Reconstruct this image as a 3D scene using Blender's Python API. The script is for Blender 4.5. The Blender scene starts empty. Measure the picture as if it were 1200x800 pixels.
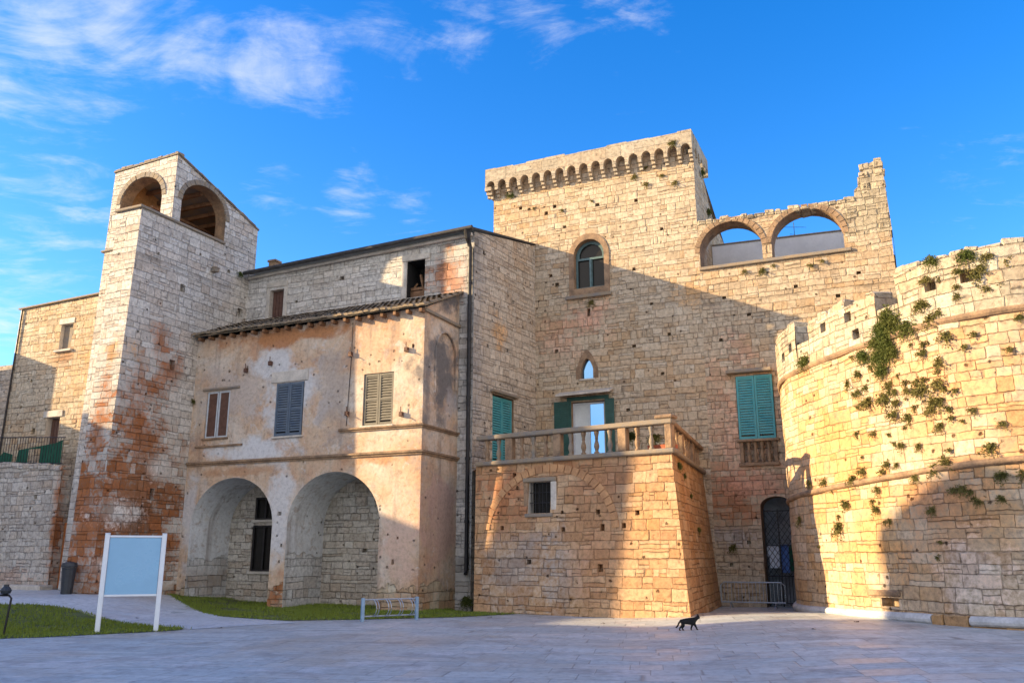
import bpy, bmesh, math, random
from mathutils import Vector, noise
from mathutils.geometry import tessellate_polygon
random.seed(7)
R = math.radians
sc = bpy.context.scene
COL = sc.collection
# ------------------------------------------------------------------ camera, sky, sun, exposure
cam_d = bpy.data.cameras.new('camera'); cam = bpy.data.objects.new('camera', cam_d); COL.objects.link(cam)
cam_d.sensor_width = 36; cam_d.lens = 30; cam_d.clip_end = 6000; cam_d.clip_start = .05
cam.location = (0, 0, 1.6); cam.rotation_euler = (R(90 + 14.04), 0, 0)
sc.camera = cam
TH = R(24.5)                                   # the castle's front is turned this much to the view
U = Vector((math.cos(TH), -math.sin(TH), 0)); W = Vector((math.sin(TH), math.cos(TH), 0)); Z = Vector((0, 0, 1))
P0 = Vector((-2.756, 25.992, 0))               # foot of the loggia's near corner
def C(u, w, z=0): return P0 + U * u + W * w + Z * z
SUNV = (U * 2.15 + W * 1.0 - Z * .70).normalized()
sun_d = bpy.data.lights.new('sun', 'SUN'); sun = bpy.data.objects.new('sun', sun_d); COL.objects.link(sun)
sun_d.energy = 5.0; sun_d.angle = R(.5); sun_d.color = (1, .75, .43)
sun.rotation_euler = SUNV.to_track_quat('-Z', 'Y').to_euler()
sun.location = (-30, 10, 40)
SKY_STRENGTH = .15
world = bpy.data.worlds.new('World'); sc.world = world; world.use_nodes = True
sc.view_settings.view_transform = 'Standard'; sc.view_settings.look = 'None'; sc.view_settings.gamma = 1
sc.view_settings.exposure = 1.2
sc.cycles.max_bounces = 6; sc.cycles.diffuse_bounces = 3
sc.cycles.use_denoising = True

# ------------------------------------------------------------------ node helpers
class NT:
    def __init__(s, nt): s.nt = nt
    def n(s, t, **kw):
        nd = s.nt.nodes.new(t)
        for k, v in kw.items():
            setattr(nd, k, v)
        return nd
    def link(s, a, b): s.nt.links.new(a, b)
    def put(s, sock, v):
        if isinstance(v, (int, float)): sock.default_value = v
        elif isinstance(v, (tuple, list, Vector)):
            v = tuple(v)
            sock.default_value = v + (1,) if (sock.type == 'RGBA' and len(v) == 3) else v
        else: s.link(v, sock)
    def m(s, op, a, b=0, c=0, clamp=False):
        nd = s.n('ShaderNodeMath', operation=op, use_clamp=clamp)
        s.put(nd.inputs[0], a); s.put(nd.inputs[1], b); s.put(nd.inputs[2], c)
        return nd.outputs[0]
    def vm(s, op, a, b=(0, 0, 0), sc_=None):
        nd = s.n('ShaderNodeVectorMath', operation=op)
        s.put(nd.inputs[0], a); s.put(nd.inputs[1], b)
        if sc_ is not None: s.put(nd.inputs['Scale'], sc_)
        return nd.outputs['Value'] if op in ('LENGTH', 'DOT_PRODUCT', 'DISTANCE') else nd.outputs[0]
    def noise(s, vec, scale, detail=4, rough=.55, dist=0, dim='3D'):
        nd = s.n('ShaderNodeTexNoise', noise_dimensions=dim)
        if vec is not None: s.put(nd.inputs['W' if dim == '1D' else 'Vector'], vec)
        s.put(nd.inputs['Scale'], scale); s.put(nd.inputs['Detail'], detail); s.put(nd.inputs['Roughness'], rough)
        s.put(nd.inputs['Distortion'], dist)
        return nd.outputs[0]
    def ss(s, v, lo, hi, a=0., b=1.):
        nd = s.n('ShaderNodeMapRange', interpolation_type='SMOOTHSTEP')
        s.put(nd.inputs[0], v); s.put(nd.inputs[1], lo); s.put(nd.inputs[2], hi); s.put(nd.inputs[3], a); s.put(nd.inputs[4], b)
        return nd.outputs[0]
    def mix(s, f, a, b, mode='MIX'):
        nd = s.n('ShaderNodeMix', data_type='RGBA', blend_type=mode)
        s.put(nd.inputs[0], f); s.put(nd.inputs[6], a); s.put(nd.inputs[7], b)
        return nd.outputs[2]
    def sep(s, v):
        nd = s.n('ShaderNodeSeparateXYZ'); s.put(nd.inputs[0], v); return nd.outputs
    def comb(s, x, y, z=0):
        nd = s.n('ShaderNodeCombineXYZ'); s.put(nd.inputs[0], x); s.put(nd.inputs[1], y); s.put(nd.inputs[2], z); return nd.outputs[0]
    def ramp(s, f, stops):
        nd = s.n('ShaderNodeValToRGB'); s.put(nd.inputs[0], f)
        e = nd.color_ramp.elements
        while len(e) < len(stops): e.new(.5)
        for el, (p, c) in zip(e, stops): el.position = p; el.color = (*c, 1)
        return nd.outputs[0]

# ------------------------------------------------------------------ world: Nishita sky with thin high clouds
w = NT(world.node_tree); world.node_tree.nodes.clear()
S = -SUNV
sky = w.n('ShaderNodeTexSky', sky_type='NISHITA', sun_disc=False)
sky.sun_elevation = math.asin(S.z); sky.sun_rotation = math.atan2(S.x, S.y)
sky.air_density = 1.0; sky.dust_density = .5; sky.ozone_density = 3.0
hs = w.n('ShaderNodeHueSaturation'); hs.inputs['Saturation'].default_value = 1.36; hs.inputs['Value'].default_value = 1.1; hs.inputs['Hue'].default_value = .512
w.link(sky.outputs[0], hs.inputs['Color'])
dirv = w.n('ShaderNodeTexCoord').outputs['Generated']
dx, dy, dz = w.sep(dirv)
inv = w.m('DIVIDE', 1, w.m('MAXIMUM', w.m('ADD', dz, .06), .05))
pl = w.comb(w.m('MULTIPLY', dx, inv), w.m('MULTIPLY', dy, inv), 0)
rot = w.n('ShaderNodeMapping'); rot.inputs['Rotation'].default_value = (0, 0, R(-14)); rot.inputs['Scale'].default_value = (.95, 1.5, 1)
w.link(pl, rot.inputs[0])
n1 = w.noise(rot.outputs[0], 2.1, 10, .64, 1.0)
n2 = w.noise(rot.outputs[0], 7.0, 7, .64, .6)
fil = w.m('ADD', w.m('MULTIPLY', n1, .68), w.m('MULTIPLY', n2, .32))
def px_dir(px, py):
    x, y = (px - 600) / 1000, (400 - py) / 1000; c, s = math.cos(R(14.04)), math.sin(R(14.04))
    return Vector((x, c - y * s, s + y * c)).normalized()
def bump_dir(px, py, r, k):                    # a bank of cloud around one direction of the sky
    d = w.vm('DISTANCE', dirv, px_dir(px, py))
    return w.m('MULTIPLY', w.ss(w.m('DIVIDE', d, r), 0, 1, 1, 0), k)
banks = None
for b in [(-20, 50, .15, .22), (60, 50, .14, .25), (140, 55, .14, .26), (220, 72, .13, .25), (300, 85, .12, .23), (370, 72, .12, .22), (450, 45, .12, .19), (540, 18, .12, .22), (620, 5, .12, .22), (720, -8, .12, .19),
          (60, 170, .26, .03), (40, 310, .3, .19), (10, 200, .25, .12), (315, 215, .08, .17), (410, 240, .07, .19), (480, 240, .07, .15), (725, 75, .09, .12), (1170, 265, .18, .10),
          (1150, 150, .2, .04), (20, 390, .2, .10), (430, 165, .14, .03)]:
    v = bump_dir(*b); banks = v if banks is None else w.m('MAXIMUM', banks, v)
thin = w.m('MULTIPLY', w.ss(w.m('ADD', fil, banks), .62, .9), .6)
# unseen bright cloud added behind the viewer as soft fill for the fronts
n3 = w.noise(dirv, 2.2, 7, .6, .4)
rear_fill = w.m('MULTIPLY', w.ss(dy, .05, -.45), w.ss(n3, .30, .58))
rear_fill = w.m('MULTIPLY', rear_fill, w.ss(dz, .92, .5))
skyc = w.mix(thin, hs.outputs[0], (3.1, 3.15, 3.3))
skyc = w.mix(rear_fill, skyc, (4.8, 4.5, 4.25))
bg = w.n('ShaderNodeBackground'); w.link(skyc, bg.inputs[0]); bg.inputs[1].default_value = SKY_STRENGTH
wo = w.n('ShaderNodeOutputWorld'); w.link(bg.outputs[0], wo.inputs[0])

# ------------------------------------------------------------------ materials
def newmat(name):
    m = bpy.data.materials.new(name); m.use_nodes = True
    nt = NT(m.node_tree); bs = m.node_tree.nodes['Principled BSDF']
    return m, nt, bs

def plain(name, col, rough=.6, metal=0., var=.25, scale=6., bump=.15, col2=None):
    m, k, bs = newmat(name)
    P = k.n('ShaderNodeTexCoord').outputs['Object']
    n = k.noise(P, scale, 6, .6); n2 = k.noise(P, scale * 7, 3, .6)
    f = k.ss(k.m('ADD', k.m('MULTIPLY', n, .7), k.m('MULTIPLY', n2, .3)), .3, .7)
    c2 = col2 or tuple(c * (1 - var) for c in col); c1 = tuple(min(1, c * (1 + var * .5)) for c in col)
    k.put(bs.inputs['Base Color'], k.mix(f, c1, c2))
    k.put(bs.inputs['Roughness'], k.m('ADD', k.m('MULTIPLY', f, .15), rough - .07)); bs.inputs['Metallic'].default_value = metal
    if bump:
        b = k.n('ShaderNodeBump'); b.inputs['Strength'].default_value = bump; b.inputs['Distance'].default_value = .02
        k.link(n2, b.inputs['Height']); k.link(b.outputs[0], bs.inputs['Normal'])
    return m

def masonry_group():
    g = bpy.data.node_groups.new('masonry_courses', 'ShaderNodeTree')
    for nm, d in (('Course', .3), ('Block', .5), ('Joint', .018), ('Ragged', .05)):
        s = g.interface.new_socket(nm, in_out='INPUT', socket_type='NodeSocketFloat'); s.default_value = d
    for nm in ('Mortar', 'Rand', 'Rand2', 'Edge'):
        g.interface.new_socket(nm, in_out='OUTPUT', socket_type='NodeSocketFloat')
    k = NT(g); gi = k.n('NodeGroupInput'); go = k.n('NodeGroupOutput')
    H, B, J, RG = gi.outputs[:4]
    uv = k.n('ShaderNodeUVMap').outputs[0]
    na = k.n('ShaderNodeTexNoise'); na.inputs['Scale'].default_value = .9; na.inputs['Detail'].default_value = 2; k.link(uv, na.inputs['Vector'])
    nb = k.n('ShaderNodeTexNoise'); nb.inputs['Scale'].default_value = 5.5; nb.inputs['Detail'].default_value = 3; k.link(uv, nb.inputs['Vector'])
    off = k.vm('ADD', k.vm('SCALE', k.vm('SUBTRACT', na.outputs[1], (.5, .5, .5)), sc_=k.m('MULTIPLY', RG, 1.3)),
               k.vm('SCALE', k.vm('SUBTRACT', nb.outputs[1], (.5, .5, .5)), sc_=RG))
    x, y, _ = k.sep(k.vm('ADD', uv, off))
    v = k.m('DIVIDE', y, H)
    v = k.m('ADD', v, k.m('MULTIPLY', k.m('SUBTRACT', k.noise(v, .83, 1, .5, dim='1D'), .5), 1.0))   # courses of unequal height
    row = k.m('FLOOR', v); fv = k.m('FRACT', v)
    wr = k.n('ShaderNodeTexWhiteNoise', noise_dimensions='1D'); k.link(row, wr.inputs['W']); rr = wr.outputs['Value']
    bw = k.m('MULTIPLY', B, k.m('ADD', .65, k.m('MULTIPLY', rr, .75)))
    u = k.m('ADD', k.m('DIVIDE', x, bw), k.m('MULTIPLY', rr, 37.7))
    un = k.n('ShaderNodeTexNoise', noise_dimensions='2D'); un.inputs['Scale'].default_value = 1; un.inputs['Detail'].default_value = 0
    k.link(k.comb(k.m('MULTIPLY', u, .9), k.m('MULTIPLY', row, 5.3)), un.inputs['Vector'])
    u = k.m('ADD', u, k.m('MULTIPLY', k.m('SUBTRACT', un.outputs[0], .5), 1.5))
    colm = k.m('FLOOR', u); fu = k.m('FRACT', u)
    wn = k.n('ShaderNodeTexWhiteNoise', noise_dimensions='2D'); k.link(k.comb(colm, row), wn.inputs['Vector'])
    split = k.m('GREATER_THAN', k.sep(wn.outputs['Color'])[2], .75)          # some stones are two thin ones, one on the other
    half = k.m('MULTIPLY', k.m('FLOOR', k.m('MULTIPLY', fv, 2)), split)
    wn2 = k.n('ShaderNodeTexWhiteNoise', noise_dimensions='3D'); k.link(k.comb(colm, row, k.m('ADD', half, .3)), wn2.inputs['Vector'])
    r1 = wn2.outputs['Value']; r2 = k.sep(wn2.outputs['Color'])[1]
    f2 = k.m('FRACT', k.m('MULTIPLY', fv, 2)); fv = k.m('ADD', k.m('MULTIPLY', fv, k.m('SUBTRACT', 1, split)), k.m('MULTIPLY', f2, split))
    H = k.m('MULTIPLY', H, k.m('SUBTRACT', 1, k.m('MULTIPLY', split, .5)))
    du = k.m('MULTIPLY', k.m('MINIMUM', fu, k.m('SUBTRACT', 1, fu)), bw)
    dv = k.m('MULTIPLY', k.m('MINIMUM', fv, k.m('SUBTRACT', 1, fv)), H)
    # rounded corners: distance to the joint is the softer of the two
    d = k.m('SMOOTH_MIN', du, dv, .03)
    nj = k.n('ShaderNodeTexNoise'); nj.inputs['Scale'].default_value = 2.2; nj.inputs['Detail'].default_value = 3; k.link(uv, nj.inputs['Vector'])
    jw = k.m('MULTIPLY', J, k.m('ADD', .05, k.m('MULTIPLY', k.m('POWER', nj.outputs[0], 1.5), 2.2)))
    mort = k.ss(d, 0, k.m('MULTIPLY', jw, 1.5))
    k.link(mort, go.inputs[0]); k.link(r1, go.inputs[1]); k.link(r2, go.inputs[2]); k.link(d, go.inputs[3])
    return g
MASONRY = masonry_group()

RUST = (.30, .105, .034); OCHRE = (.50, .27, .10); SOOT = (.10, .092, .085); GREYST = (.30, .28, .26); PINK = (.50, .27, .18); WHITE = (.60, .57, .53); MOSS = (.10, .10, .045)
def stone(name, H=.30, B=.5, J=.016, ragged=.065, light=(.62, .53, .40), mid=(.52, .42, .29), dark=(.36, .28, .19), ochre=.45, soot=.35, stains=(), bump=.95,
          plaster=None, pits=.5, streak=.35, mortar_dark=.6):
    """Old limestone in courses; stains: (centre, radii, colour, strength); plaster: dict of a render coat that has fallen off in places."""
    m, k, bs = newmat(name)
    P = k.n('ShaderNodeNewGeometry').outputs['Position']
    g = k.n('ShaderNodeGroup'); g.node_tree = MASONRY
    for i, v in enumerate((H, B, J, ragged)): g.inputs[i].default_value = v
    mort, r1, r2, edge = g.outputs
    big = k.noise(P, .33, 5, .6, .4); midn = k.noise(P, 1.35, 6, .62, .3); fine = k.noise(P, 9, 8, .68); gr = k.noise(P, 34, 4, .7)
    col = k.ramp(r1, [(0, tuple((a + 1.2 * b) / 2.2 for a, b in zip(dark, mid))), (.25, mid), (.62, tuple((a + b) / 2 for a, b in zip(light, mid))), (1, light)])
    col = k.mix(k.m('MULTIPLY', k.ss(k.m('ADD', k.m('MULTIPLY', big, .75), k.m('MULTIPLY', r2, .25)), .44, .68), ochre), col, OCHRE)
    col = k.mix(k.m('MULTIPLY', k.m('MULTIPLY', k.ss(midn, .54, .74), k.ss(r2, .1, .8, .4, 1)), soot), col, tuple(c * 1.6 for c in SOOT))
    st = k.vm('MULTIPLY', P, (2.6, 2.6, .16))
    strk = k.noise(st, 1.0, 5, .6)
    col = k.mix(k.m('MULTIPLY', k.ss(strk, .55, .78), streak), col, (.17, .145, .12))
    for (c, r, colr, s_) in stains:
        r = (r, r, r) if isinstance(r, (int, float)) else r
        d = k.vm('LENGTH', k.vm('DIVIDE', k.vm('SUBTRACT', P, tuple(c)), r))
        v = k.m('ADD', k.m('SUBTRACT', 1, d), k.m('ADD', k.m('MULTIPLY', k.m('SUBTRACT', midn, .5), 2.2), k.m('ADD', k.m('MULTIPLY', k.m('SUBTRACT', r2, .5), .5), k.m('MULTIPLY', k.m('SUBTRACT', fine, .5), 2.4))))
        col = k.mix(k.m('MULTIPLY', k.ss(v, -.15, .95), s_), col, k.mix(r1, colr, tuple(min(1, x * 1.35 + .015) for x in colr)))
    col = k.mix(1, col, k.ramp(fine, [(.28, (.42, .40, .385)), (.42, (.82, .81, .80)), (.55, (1.05, 1.05, 1.04)), (.75, (1.30, 1.28, 1.24))]), 'MULTIPLY')
    hgt = k.m('ADD', k.m('MULTIPLY', mort, k.m('ADD', .55, k.m('MULTIPLY', r2, .75))), k.m('ADD', k.m('MULTIPLY', fine, .75), k.m('MULTIPLY', gr, .22)))
    inv_m = k.m('SUBTRACT', 1, mort)
    col = k.mix(k.m('MULTIPLY', inv_m, k.ss(midn, .36, .62, .25, 1)), col, k.mix(1, col, (mortar_dark,) * 3, 'MULTIPLY'))
    # eroded pits and lost joints
    vo = k.n('ShaderNodeTexVoronoi'); k.put(vo.inputs['Vector'], k.vm('ADD', P, k.vm('SCALE', k.comb(fine, gr, midn), sc_=.16))); vo.inputs['Scale'].default_value = 3.6
    pit = k.m('MULTIPLY', k.ss(vo.outputs['Distance'], .07, .19, 1, 0), k.ss(k.sep(vo.outputs['Color'])[0], 1 - .55 * pits, 1 - .55 * pits + .04))
    crk = k.noise(k.vm('MULTIPLY', P, (1, 1, 2.2)), 3.1, 7, .72, .8)
    pit = k.m('MAXIMUM', pit, k.m('MULTIPLY', k.ss(crk, .66, .74), .8 * min(1, pits * 1.6)))
    col = k.mix(pit, col, k.mix(1, col, (.26, .23, .2), 'MULTIPLY'))
    hgt = k.m('SUBTRACT', hgt, k.m('MULTIPLY', pit, 1.6))
    rough = .9
    if plaster:
        px, py, pz = k.sep(P)
        pn = k.noise(P, plaster.get('scale', .75), 7, .64, .5)
        lvl = k.ss(pz, plaster['z0'], plaster['z1'])
        pm = k.ss(k.m('ADD', pn, k.m('MULTIPLY', k.m('SUBTRACT', lvl, .5), plaster.get('k', .9))), plaster.get('t', .42), plaster.get('t', .42) + .035)
        pc = k.ramp(k.noise(P, .55, 6, .62, .6), [(.3, plaster['a']), (.48, plaster['b']), (.66, plaster['c'])])
        pc = k.mix(k.m('MULTIPLY', k.ss(k.noise(P, 1.7, 7, .68), .52, .66), .55), pc, plaster.get('d', (.36, .31, .28)))
        pc = k.mix(k.m('MULTIPLY', k.ss(strk, .5, .74), .6), pc, (.22, .17, .14))
        pc = k.mix(k.m('MULTIPLY', k.ss(k.noise(P, 3.1, 8, .72, .6), .54, .64), .5), pc, (.33, .22, .15))
        pc = k.mix(k.m('MULTIPLY', k.ss(k.noise(k.vm('ADD', P, (7, 3, 1)), 2.3, 8, .72, .6), .57, .63), .5), pc, (.64, .60, .55))
        for (c, r, colr, s_) in plaster.get('stains', ()):
            r = (r, r, r) if isinstance(r, (int, float)) else r
            d = k.vm('LENGTH', k.vm('DIVIDE', k.vm('SUBTRACT', P, tuple(c)), r))
            v = k.m('ADD', k.m('SUBTRACT', 1, d), k.m('MULTIPLY', k.m('SUBTRACT', midn, .5), 2.4))
            pc = k.mix(k.m('MULTIPLY', k.ss(v, .1, .7), s_), pc, colr)
        pc = k.mix(1, pc, k.ramp(fine, [(.28, (.74, .73, .72)), (.5, (1, 1, 1)), (.75, (1.14, 1.13, 1.11))]), 'MULTIPLY')
        pc = k.mix(k.m('MULTIPLY', pit, .7), pc, (.09, .075, .06))
        col = k.mix(pm, col, pc)
        ph = k.m('ADD', 1.6, k.m('ADD', k.m('MULTIPLY', fine, .55), k.m('ADD', k.m('MULTIPLY', gr, .2), k.m('MULTIPLY', midn, .8))))
        ph = k.m('SUBTRACT', ph, k.m('MULTIPLY', pit, 1.2))
        hm = k.n('ShaderNodeMix', data_type='FLOAT'); k.put(hm.inputs[0], pm); k.put(hm.inputs[2], hgt); k.put(hm.inputs[3], ph); hgt = hm.outputs[0]
    k.put(bs.inputs['Base Color'], col); bs.inputs['Roughness'].default_value = rough; bs.inputs['Specular IOR Level'].default_value = .2
    b = k.n('ShaderNodeBump'); b.inputs['Strength'].default_value = bump; b.inputs['Distance'].default_value = .032
    k.link(hgt, b.inputs['Height']); k.link(b.outputs[0], bs.inputs['Normal'])
    return m

M = {}
M['keep'] = stone('keep_limestone', H=.235, B=.36, J=.013, light=(.59, .485, .355), mid=(.51, .40, .275), dark=(.36, .275, .185), ochre=.42, soot=.45, pits=.55, streak=.22,
                  stains=[(C(3.2, 6.5, 10.2), (1.0, 1.0, .9), PINK, .75), (C(3.3, 6.5, 11.2), (1.1, 1.1, .4), OCHRE, .5), (C(7.0, 6.5, 10.6), (.7, .7, .6), OCHRE, .6), (C(2.0, 6.5, 9.3), (1.2, 1.2, 1.), PINK, .45)])
M['keep_top'] = stone('keep_parapet_stone', H=.32, B=.8, J=.007, light=(.48, .415, .325), mid=(.42, .355, .27), dark=(.32, .27, .20), ochre=.2, soot=.7, pits=.25, streak=.45, bump=.7)
M['arcade'] = stone('arcade_limestone', H=.23, B=.33, J=.014, ragged=.06, light=(.57, .46, .33), mid=(.49, .38, .26), dark=(.33, .25, .17), ochre=.4, soot=.35, pits=.5,
                    stains=[(C(8.6, 6.5, 5.5), (1.6, 1.6, 3.2), PINK, .6), (C(8.0, 6.5, 3.4), (1.4, 1.4, 1.2), RUST, .7), (C(8.0, 6.5, 2.2), (1.0, 1.0, .4), GREYST, .8), (C(9.0, 6.5, 3.9), (1.5, 1.5, .7), PINK, .7)])
M['stub'] = stone('ruined_stub_stone', H=.24, B=.33, J=.02, ragged=.09, light=(.50, .42, .30), mid=(.40, .33, .23), dark=(.25, .21, .15), ochre=.2, soot=.75, pits=.8, bump=1.)
M['loft'] = stone('loft_limestone', H=.26, B=.40, J=.015, light=(.66, .62, .56), mid=(.56, .52, .46), dark=(.42, .38, .33), ochre=.12, soot=.3, pits=.3,
                  stains=[(C(-.55, 2.3, 11.0), (.8, 1, 1.2), RUST, .85), (C(-.2, 2.3, 10.6), (.5, 1, .9), PINK, .5), (C(.5, 2.3, 9), (.4, .5, 5), SOOT, .6), (C(.5, 2.6, 12), (.3, .6, 1.2), SOOT, .7), (C(.5, 2.3, 1.0), (.8, .8, 1.2), SOOT, .55),
                          (C(-3.9, 2.3, 11.6), (.6, .6, .4), WHITE, .5), (C(-9, 2.3, 11.2), (1., 1, 1.4), WHITE, .5)])
M['gable'] = stone('gable_limestone', H=.25, B=.42, J=.018, light=(.60, .52, .42), mid=(.50, .42, .33), dark=(.36, .30, .24), ochre=.25, soot=.65, pits=.6, streak=.4,
                   stains=[(C(.5, 2.5, 9), (.5, .7, 6), GREYST, .75), (C(.7, 4, 9.2), (.5, .5, .7), OCHRE, .7), (C(.5, 2.4, 12), (.5, .5, .9), SOOT, .6)])
PLCOL = dict(a=(.53, .30, .18), b=(.60, .43, .29), c=(.64, .55, .45))
M['loggia'] = stone('loggia_render', H=.28, B=.42, ochre=.6, soot=.3, plaster=dict(z0=-.2, z1=2.2, k=.85, t=.30, **PLCOL,
    stains=[(C(-7.5, 0, 7), (2.6, 1.6, 1.5), (.50, .42, .36), .85), (C(-5, 0, 6.6), (1.9, 1.4, 1.5), (.62, .60, .58), .95), (C(-6.6, 0, 5.0), (2.8, 1.8, .6), (.64, .63, .62), .95),
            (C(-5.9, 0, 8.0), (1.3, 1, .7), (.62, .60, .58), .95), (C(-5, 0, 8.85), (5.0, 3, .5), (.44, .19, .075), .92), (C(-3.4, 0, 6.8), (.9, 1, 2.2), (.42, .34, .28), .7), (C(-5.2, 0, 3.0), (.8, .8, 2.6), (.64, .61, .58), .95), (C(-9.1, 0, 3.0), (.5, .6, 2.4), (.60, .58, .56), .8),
            (C(-.6, 0, 2.0), (1.0, 1.0, 1.7), (.64, .44, .33), .85), (C(-7, 0, 4.3), (2.5, 1.5, .25), (.46, .24, .12), .7), (C(-1.5, 0, 4.5), (1.6, 1, .3), (.50, .24, .10), .7), (C(0, 1.2, 2.6), (1.4, 1.6, 2.2), (.56, .36, .28), .85),
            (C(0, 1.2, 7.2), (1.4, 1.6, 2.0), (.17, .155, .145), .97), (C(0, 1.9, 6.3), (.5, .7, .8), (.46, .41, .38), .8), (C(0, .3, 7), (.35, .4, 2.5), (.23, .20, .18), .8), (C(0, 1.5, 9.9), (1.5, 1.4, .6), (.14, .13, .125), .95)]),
    stains=[(C(-5.2, 0, .6), (.6, .6, 1.0), RUST, .95), (C(-.3, .3, .3), (1.6, 1.6, .5), RUST, .45)])
M['vault'] = stone('vault_render', H=.3, B=.5, light=(.64, .63, .62), mid=(.56, .55, .54), dark=(.38, .35, .32), ochre=.2, soot=.4, plaster=dict(z0=.6, z1=2.6, k=.9, t=.44, scale=.9, a=(.60, .60, .60), b=(.68, .69, .70), c=(.72, .73, .74), d=(.50, .50, .50)),
                   stains=[(C(-8.4, 1, .9), (1.4, 1.4, .6), (.24, .16, .10), .6), (C(-4.6, 1.2, 1.9), (1.2, 1.2, .4), OCHRE, .5)])
M['vault_back'] = stone('blocking_masonry', H=.23, B=.42, J=.02, ragged=.07, light=(.56, .51, .44), mid=(.47, .41, .34), dark=(.34, .29, .23), ochre=.2, soot=.4, pits=.5)
M['trim'] = plain('carved_limestone', (.34, .215, .12), .85, var=.35, scale=3., bump=.6, col2=(.15, .10, .065))
M['arch_orange'] = plain('orange_arch_stones', (.50, .27, .12), .88, var=.4, scale=2.5, bump=.5, col2=(.34, .17, .08))
M['trim_pale'] = plain('pale_limestone', (.58, .52, .44), .85, var=.3, scale=2.5, bump=.4)
M['trim_grey'] = plain('weathered_grey_limestone', (.17, .155, .14), .9, var=.4, scale=3.5, bump=.6, col2=(.33, .24, .145))
M['tower'] = stone('tower_limestone', H=.26, B=.43, J=.014, light=(.66, .62, .56), mid=(.56, .51, .45), dark=(.42, .37, .31), ochre=.2, soot=.25, pits=.4, streak=.2,
                   stains=[(C(-9.4, -1.7, 8.7), (.6, .65, .9), RUST, .85), (C(-9.4, -1.2, 7.8), (.6, .6, .9), RUST, .8), (C(-9.4, -2.2, 5.4), (1.2, 1.1, 1.5), RUST, .85), (C(-9.4, -2.0, 3.4), (1.8, 1.7, 1.8), RUST, .97), (C(-9.5, -2.2, 2.6), (2.9, 2.6, 3.4), (.25, .11, .048), .9), (C(-9.4, -2.3, 6.6), (1.1, 1.0, 1.5), RUST, .85), (C(-9.4, -1.5, 2.0), (2.0, 1.9, 2.0), (.12, .062, .036), .75), (C(-9.8, -3.4, 2.6), (1.0, 1.0, 2.0), (.13, .065, .04), .7),
                           (C(-9.4, -.9, 1.8), (1.2, 1.2, 2.0), RUST, .9), (C(-9.9, -3.4, 2.2), (1.8, 1.4, 3.2), RUST, .92), (C(-10.0, -3.4, 5.2), (.5, .7, 2.6), RUST, .8), (C(-9.8, -3, 8.1), (.5, .6, .6), OCHRE, .7), (C(-10.8, -2, 6.6), (.8, .9, 1.4), OCHRE, .7),
                           (C(-9.4, -2.6, 2.9), (.9, .9, .5), WHITE, .9), (C(-9.4, -1.2, 4.4), (.6, .6, .4), WHITE, .8), (C(-9.4, -2.9, 1.3), (.5, .6, .3), WHITE, .7), (C(-9.4, -.5, .5), (3, 3, .5), (.22, .13, .07), .6)])
M['left_house'] = stone('left_house_limestone', H=.24, B=.34, J=.015, ragged=.07, light=(.62, .52, .38), mid=(.54, .43, .30), dark=(.38, .30, .21), ochre=.45, soot=.2, pits=.3,
                        stains=[(C(-15.7, -.5, 9), (.6, .6, .5), RUST, .5), (C(-14, -.5, 8.3), (1, 1, 1), OCHRE, .5), (C(-14, -.5, 6.6), (.8, .8, .6), PINK, .5)])
M['retain'] = stone('retaining_wall_stone', H=.24, B=.33, J=.02, ragged=.09, light=(.62, .57, .50), mid=(.50, .45, .39), dark=(.36, .31, .26), ochre=.2, soot=.35, pits=.4,
                    stains=[(C(-13.6, -1.6, 2.6), (.25, .6, 2.2), RUST, .95), (C(-15.5, -1.6, .8), (2.5, 1, .5), PINK, .4)])
M['terrace'] = stone('terrace_limestone', H=.25, B=.40, J=.014, light=(.57, .375, .22), mid=(.47, .265, .135), dark=(.31, .165, .085), ochre=.5, soot=.35, pits=.6,
                     stains=[(C(3.0, .8, 1.2), (1.8, 1.5, 1.3), GREYST, .6), (C(4.5, .6, .9), (.8, 1, 1.6), GREYST, .45), (C(6.1, .4, 3.4), (.5, .6, 1.2), SOOT, .35), (C(2.4, .9, 3.2), (1.4, 1.2, 1.0), (.36, .14, .06), .8), (C(5.6, .4, 3.6), (1.2, 1., .8), (.34, .15, .07), .6), (C(5.4, .3, 1.6), (.8, 1, 1.6), (.40, .20, .10), .6), (C(7.9, 1.5, 3), (.5, 1.2, 1.6), (.40, .19, .08), .7), (C(4.2, .6, 4.0), (1.2, 1, .3), RUST, .5)])
M['bastion'] = stone('bastion_limestone', H=.28, B=.46, J=.014, light=(.59, .465, .335), mid=(.51, .375, .24), dark=(.37, .26, .165), ochre=.62, soot=.38, pits=.55, streak=.32,
                     stains=[((c_[0] * .87, c_[1] * .87, .208 + .87 * c_[2]), r_, k_, f_) for c_, r_, k_, f_ in [((10.4, 21.2, 3.0), (.9, 1.4, .8), RUST, .55), ((9.6, 23.4, 2.6), (.7, 1.3, 1.6), OCHRE, .7), ((11.2, 20, 2.2), (.6, .8, 1.2), OCHRE, .5), ((12.5, 19, 4.8), (2.2, 1.4, 1.6), (.52, .27, .12), .8), ((11.0, 20.3, 5.6), (1.2, 1.2, 1.2), (.52, .28, .13), .7), ((9.2, 25.5, 4.5), (1., 2.5, 2.2), (.50, .27, .12), .75), ((10.3, 21.8, 6.4), (1, 1.2, .7), (.50, .28, .14), .6), ((13.4, 18.7, 6.6), (1.5, 1, .5), (.22, .19, .15), .5), ((10.5, 21, 2.0), (1.4, 1.5, 1.3), (.46, .24, .11), .6), ((9.4, 24.5, 5), (.7, 1.8, 1.5), OCHRE, .6),
                             ((13, 18.8, 1.2), (2., 1., .8), WHITE, .45), ((10.8, 20.4, 1.2), (1, 1, .8), WHITE, .4)]])
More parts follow.
